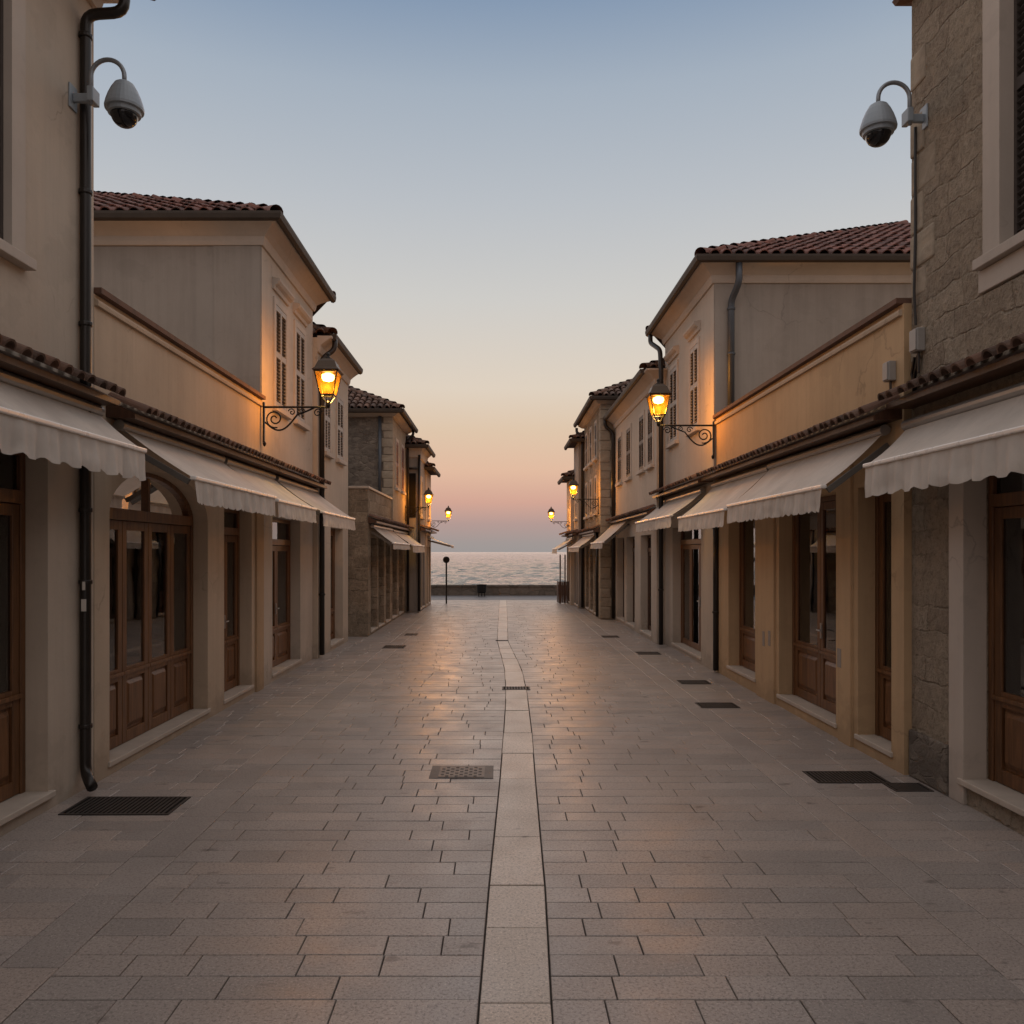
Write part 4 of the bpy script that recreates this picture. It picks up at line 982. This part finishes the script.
# ------------------------------------------------------------------ wall lamps
def spiral(c, r0, r1, a0, turns, n=34):
    return [(c[0]+(r0+(r1-r0)*k/n)*math.cos(a0+turns*2*PI*k/n), c[1], c[2]+(r0+(r1-r0)*k/n)*math.sin(a0+turns*2*PI*k/n)) for k in range(n+1)]
def wall_lamp(label):
    root = thing('wall_lamp', label, 'street lamp', (0, 0, 0), 'wall lanterns along the street')
    b = MB()
    b.box((0.0, -0.025, -0.52), (0.022, 0.025, 0.07)); b.lathe([(0.0, -0.56), (0.02, -0.54), (0.028, -0.51), (0.01, -0.48)], (0.02, 0, -0.02), 8)
    b.tube([(0.0, 0, 0), (0.93, 0, 0)], 0.016, 8)
    b.build('bracket', 'iron', root)
    c = MB()
    c.tube(spiral((0.17, 0, -0.17), 0.025, 0.135, 0.3, 1.75), 0.011, 6)
    n = 20   # long s-curve from the plate up to the bar
    c.tube([(0.03+0.72*k/n, 0, -0.22-0.15*math.sin(PI*min(1, k/n*1.55)) + 0.21*(k/n)**1.6) for k in range(n+1)], 0.013, 6)
    c.tube(spiral((0.80, 0, -0.085), 0.012, 0.065, 2.6, -1.4, 22), 0.009, 6)
    c.tube(spiral((0.42, 0, -0.075), 0.008, 0.055, 1.0, 1.3, 20), 0.008, 6)
    c.tube(spiral((0.57, 0, -0.06), 0.008, 0.042, 2.0, -1.3, 20), 0.007, 6)
    c.build('scroll', 'iron', root)
    X0 = 0.95
    f = MB(); bz, tz, bw, tw = 0.17, 0.50, 0.095, 0.165
    for sx in (-1, 1):
        for sy in (-1, 1):
            f.tube([(X0+sx*bw, sy*bw, bz), (X0+sx*tw, sy*tw, tz)], 0.010, 5)
            f.tube([(X0+sx*bw, sy*bw, bz), (X0+sx*0.03, sy*0.03, 0.06)], 0.008, 5)
    for w, z, r in ((bw, bz, 0.012), (tw, tz, 0.014)):
        q = [(X0-w, -w, z), (X0+w, -w, z), (X0+w, w, z), (X0-w, w, z)]
        for i in range(4): f.tube([q[i], q[(i+1) % 4]], r, 5)
    f.lathe([(0.006, -0.02), (0.026, 0.0), (0.034, 0.03), (0.03, 0.07), (0.012, 0.09)], (X0, 0, 0.0), 10)
    lan = f.build('lantern_frame', 'iron', root)
    r = MB(); ph = PI/4
    r.lathe([(0.262, 0.505), (0.275, 0.52), (0.225, 0.555), (0.20, 0.60), (0.17, 0.655), (0.115, 0.685), (0.10, 0.70)], (X0, 0, 0), 4, ph)
    r.build('lantern_roof', 'iron_roof', root)
    t = MB().lathe([(0.04, 0.695), (0.045, 0.72), (0.022, 0.735), (0.034, 0.76), (0.034, 0.775), (0.010, 0.80)], (X0, 0, 0), 12); t.build('finial', 'iron', root, smooth=True)
    q0 = [(-1, -1), (1, -1), (1, 1), (-1, 1)]
    for i in range(4):
        a, d = q0[i], q0[(i+1) % 4]
        g = MB().quad((X0+a[0]*bw, a[1]*bw, bz), (X0+d[0]*bw, d[1]*bw, bz), (X0+d[0]*tw, d[1]*tw, tz), (X0+a[0]*tw, a[1]*tw, tz)); g.build('pane', 'lampglass', lan, recalc=False)
    MB().lathe([(0.02, 0.375), (0.075, 0.39), (0.095, 0.43), (0.09, 0.47), (0.04, 0.495)], (X0, 0, 0), 14).build('bulb', 'bulb', root, smooth=True)
    ld = bpy.data.lights.new('lamp_light', 'POINT'); ld.energy = LAMP_W; ld.color = (1.0, 0.56, 0.14); ld.shadow_soft_size = 0.05
    lo = bpy.data.objects.new('lamp_light', ld); COL.objects.link(lo); lo.parent = root; lo.location = (X0, 0, 0.28)
    return root
LAMP_W = 62.0
w0 = wall_lamp('lit amber lantern on scrolled bracket, nearest one on the left wall')
w0.location = (-3.465, 11.70, 4.12)
for (x, yy, z, rot, scl, lab) in (
    (3.585, 13.40, 4.12, PI, 0.98, 'lit amber lantern on scrolled bracket, nearest one on the right wall'),
    (-3.07, 25.9, 3.45, 0, 0.80, 'lit lantern on the left stone house with terrace'),
    (-2.64, 30.3, 3.18, 0, 0.72, 'small lit lantern at the sea end of the left side'),
    (2.95, 23.9, 3.58, PI, 0.80, 'lit lantern on the corner of the right honey-coloured stone house'),
    (2.64, 30.6, 3.16, PI, 0.72, 'small lit lantern at the sea end of the right side')):
    c = copy_tree(w0); c.location = (x, yy, z); c.rotation_euler = (0, 0, rot); c.scale = (scl,)*3; c['label'] = lab

# ------------------------------------------------------------------ security cameras
def cctv(label, s, loc, ex=0.0):
    root = thing('security_camera', label, 'camera', loc, 'dome cameras on the house corners')
    x, y, z = loc
    q = lambda o, yy, zz: (x-s*o, y+yy, z+zz)
    b = MB(); b.box(q(0, -0.06, -0.10), q(0.015, 0.06, 0.10)); b.box(q(0.015, -0.02, -0.04), q(0.10+ex, 0.02, 0.03)); b.box(q(0.085+ex, -0.10, -0.075), q(0.135+ex, 0.02, 0.045))
    b.build('mount', 'cctv', root, bevel=0.008)
    q0 = q; q = lambda o, yy, zz: q0(o+ex, yy, zz)
    pts = [q(0.11, -0.075, -0.10), q(0.11, -0.075, 0.13)]+[q(0.11+0.135-0.135*math.cos(PI*k/14), -0.075, 0.13+0.135*math.sin(PI*k/14)) for k in range(1, 15)]+[q(0.38, -0.075, 0.07)]
    MB().tube(pts, 0.018, 10).build('gooseneck', 'pole_grey', root, smooth=True)
    c = q(0.38, -0.075, 0)
    MB().lathe([(0.026, 0.085), (0.05, 0.08), (0.075, 0.062), (0.10, 0.02), (0.124, -0.035), (0.142, -0.09), (0.150, -0.125), (0.148, -0.145), (0.128, -0.15), (0.125, -0.18), (0.10, -0.185)], c, 28).build('housing', 'cctv', root, smooth=False)
    MB().lathe([(0.105, -0.178)]+[(0.105*math.cos(t*PI/20), -0.178-0.105*math.sin(t*PI/20)) for t in range(1, 10)]+[(0.004, -0.284)], c, 28).build('dome', 'cctv_dome', root, smooth=True)
    return root
cctv('white dome camera hanging beside the black drainpipe on the left', -1, (-3.505, 6.55, 5.72), 0.085)
cctv('white dome camera hanging from the right stone house corner', 1, (3.69, 6.95, 5.77), 0.06)

def junction_box(label, s, xf, y, z, w, h, d=0.07):
    root = thing('junction_box', label, 'electric box', (s*xf, y, z), None)
    mb = MB(); fbox(mb, s, xf, 0.0, d, y-w/2, y+w/2, z-h/2, z+h/2); mb.build('body', 'box_grey', root, bevel=0.008)
    mb = MB(); fbox(mb, s, xf, d, d+0.012, y-w/2+0.01, y+w/2-0.01, z-h/2+0.01, z+h/2-0.01); mb.build('lid', 'box_grey', root, bevel=0.004)
    mb = MB(); mb.tube([P(s, xf, d*0.4, y, z-h/2-0.001), P(s, xf, d*0.4, y, z-h/2-0.18)], 0.012, 6); mb.build('conduit', 'pipe_dark', root)
junction_box('grey junction box on the right stone house corner above the tiles', 1, 3.668, 6.96, 3.84, 0.13, 0.2)
junction_box('pale junction box on the ochre wing beside the stone corner', 1, 3.62, 7.36, 3.66, 0.11, 0.18)

# ------------------------------------------------------------------ drains, covers, street things
def grate(label, x0, x1, y0, y1, bars, name='drain_grate'):
    root = thing(name, label, 'drain', ((x0+x1)/2, (y0+y1)/2, 0), 'drain gratings in the paving')
    MB().box((x0, y0, -0.006), (x1, y1, 0.0035)).build('plate', 'dark', root)
    f = MB(); t = 0.02; z0, z1 = 0.0036, 0.008
    f.box((x0, y0, z0), (x1, y0+t, z1)); f.box((x0, y1-t, z0), (x1, y1, z1)); f.box((x0, y0+t, z0), (x0+t, y1-t, z1)); f.box((x1-t, y0+t, z0), (x1, y1-t, z1))
    n = bars
    for k in range(1, n):
        x = x0+t+(x1-x0-2*t)*k/n; f.box((x-0.009, y0+t, z0), (x+0.009, y1-t, z1-0.001))
    f.build('grating', 'grate', root)
grate('wide dark drain grating at the foot of the left black drainpipe', -3.36, -2.52, 6.08, 6.52, 22)
grate('largest dark drain grating near the ochre wing on the right', 2.75, 3.38, 6.92, 7.28, 18)
grate('smaller dark grating touching the stone house foot on the right', 3.3, 3.62, 6.67, 6.91, 12)
grate('drain grating in front of the two-pane window of the right ochre wing', 2.58, 3.08, 10.25, 10.6, 14)
grate('drain grating below the lit right lamp', 2.75, 3.2, 12.1, 12.45, 14)
grate('narrow grating beside the drainpipe of the right cream house', 2.7, 3.15, 15.6, 16.0, 14)
grate('small grating in front of the long shuttered house', 2.4, 2.8, 18.7, 19.1, 10)
grate('small grating before the left stone house shops', -2.45, -2.0, 16.6, 17.1, 10)
grate('thin slot grating farthest along the left side', -2.3, -2.0, 19.2, 19.6, 8)
grate('short grating crossing the pale centre strip', 0.03, 0.44, 11.60, 11.86, 9)
grate('tiny slot across the pale strip farther towards the sea', -0.10, 0.19, 18.0, 18.14, 5)
mh = thing('manhole_cover', 'ornate square iron cover left of the pale centre strip', 'manhole cover', (-0.34, 7.26, 0))
MB().box((-0.63, 7.06, -0.01), (-0.06, 7.48, 0.004)).build('frame', 'grate', mh)
mb = MB(); mb.box((-0.55, 7.09, 0.0041), (-0.14, 7.45, 0.0075)); mb.build('lid', 'manhole', mh)
mb = MB()
for i in range(9):
    for j in range(7):
        if (i+j) % 2: mb.box((-0.53+i*0.042, 7.11+j*0.046, 0.0076), (-0.53+i*0.042+0.028, 7.11+j*0.046+0.03, 0.0105))
mb.build('relief', 'grate', mh)

sp = thing('sign_post', 'dark signpost with small round disc near the sea, left of centre', 'signpost', (-2.08, 31.0, 0))
MB().tube([(-2.08, 31.0, -0.01), (-2.08, 31.0, 1.72)], 0.032, 8).build('post', 'iron', sp)
mb = MB(); mb.tube([(-2.08, 30.955, 1.70), (-2.08, 31.0, 1.70)], 0.13, 20); o = mb.build('disc', 'iron', sp); 
lb = thing('litter_bin', 'small black litter bin on legs by the sea wall', 'bin', (-0.83, 36.2, 0))
MB().lathe([(0.17, 0.14), (0.20, 0.2), (0.215, 0.50), (0.225, 0.53), (0.20, 0.54)], (-0.83, 36.2, 0), 16).build('body', 'binmat', lb)
mb = MB()
for dx, dy in ((-0.13, -0.1), (0.13, -0.1), (0.0, 0.15)): mb.tube([(-0.83+dx, 36.2+dy, -0.01), (-0.83+dx, 36.2+dy, 0.2)], 0.022, 6)
mb.build('stand', 'binmat', lb)
ws = thing('windbreak_screen', 'dark slatted wooden screen with two posts at the right sea end', 'screen', (2.5, 31.3, 0))
mb = MB()
for k in range(7): mb.box((2.28+k*0.058, 31.0, 0.03), (2.28+k*0.058+0.05, 31.03, 0.86))
for k in range(8): mb.box((2.25, 31.05+k*0.08, 0.03), (2.275, 31.05+k*0.08+0.068, 0.86))
mb.build('slat_panel', 'wood_dark', ws)
for x in (2.31, 2.5): MB().box((x, 31.04, 0), (x+0.05, 31.09, 1.9)).build('post', 'wood_dark', ws)
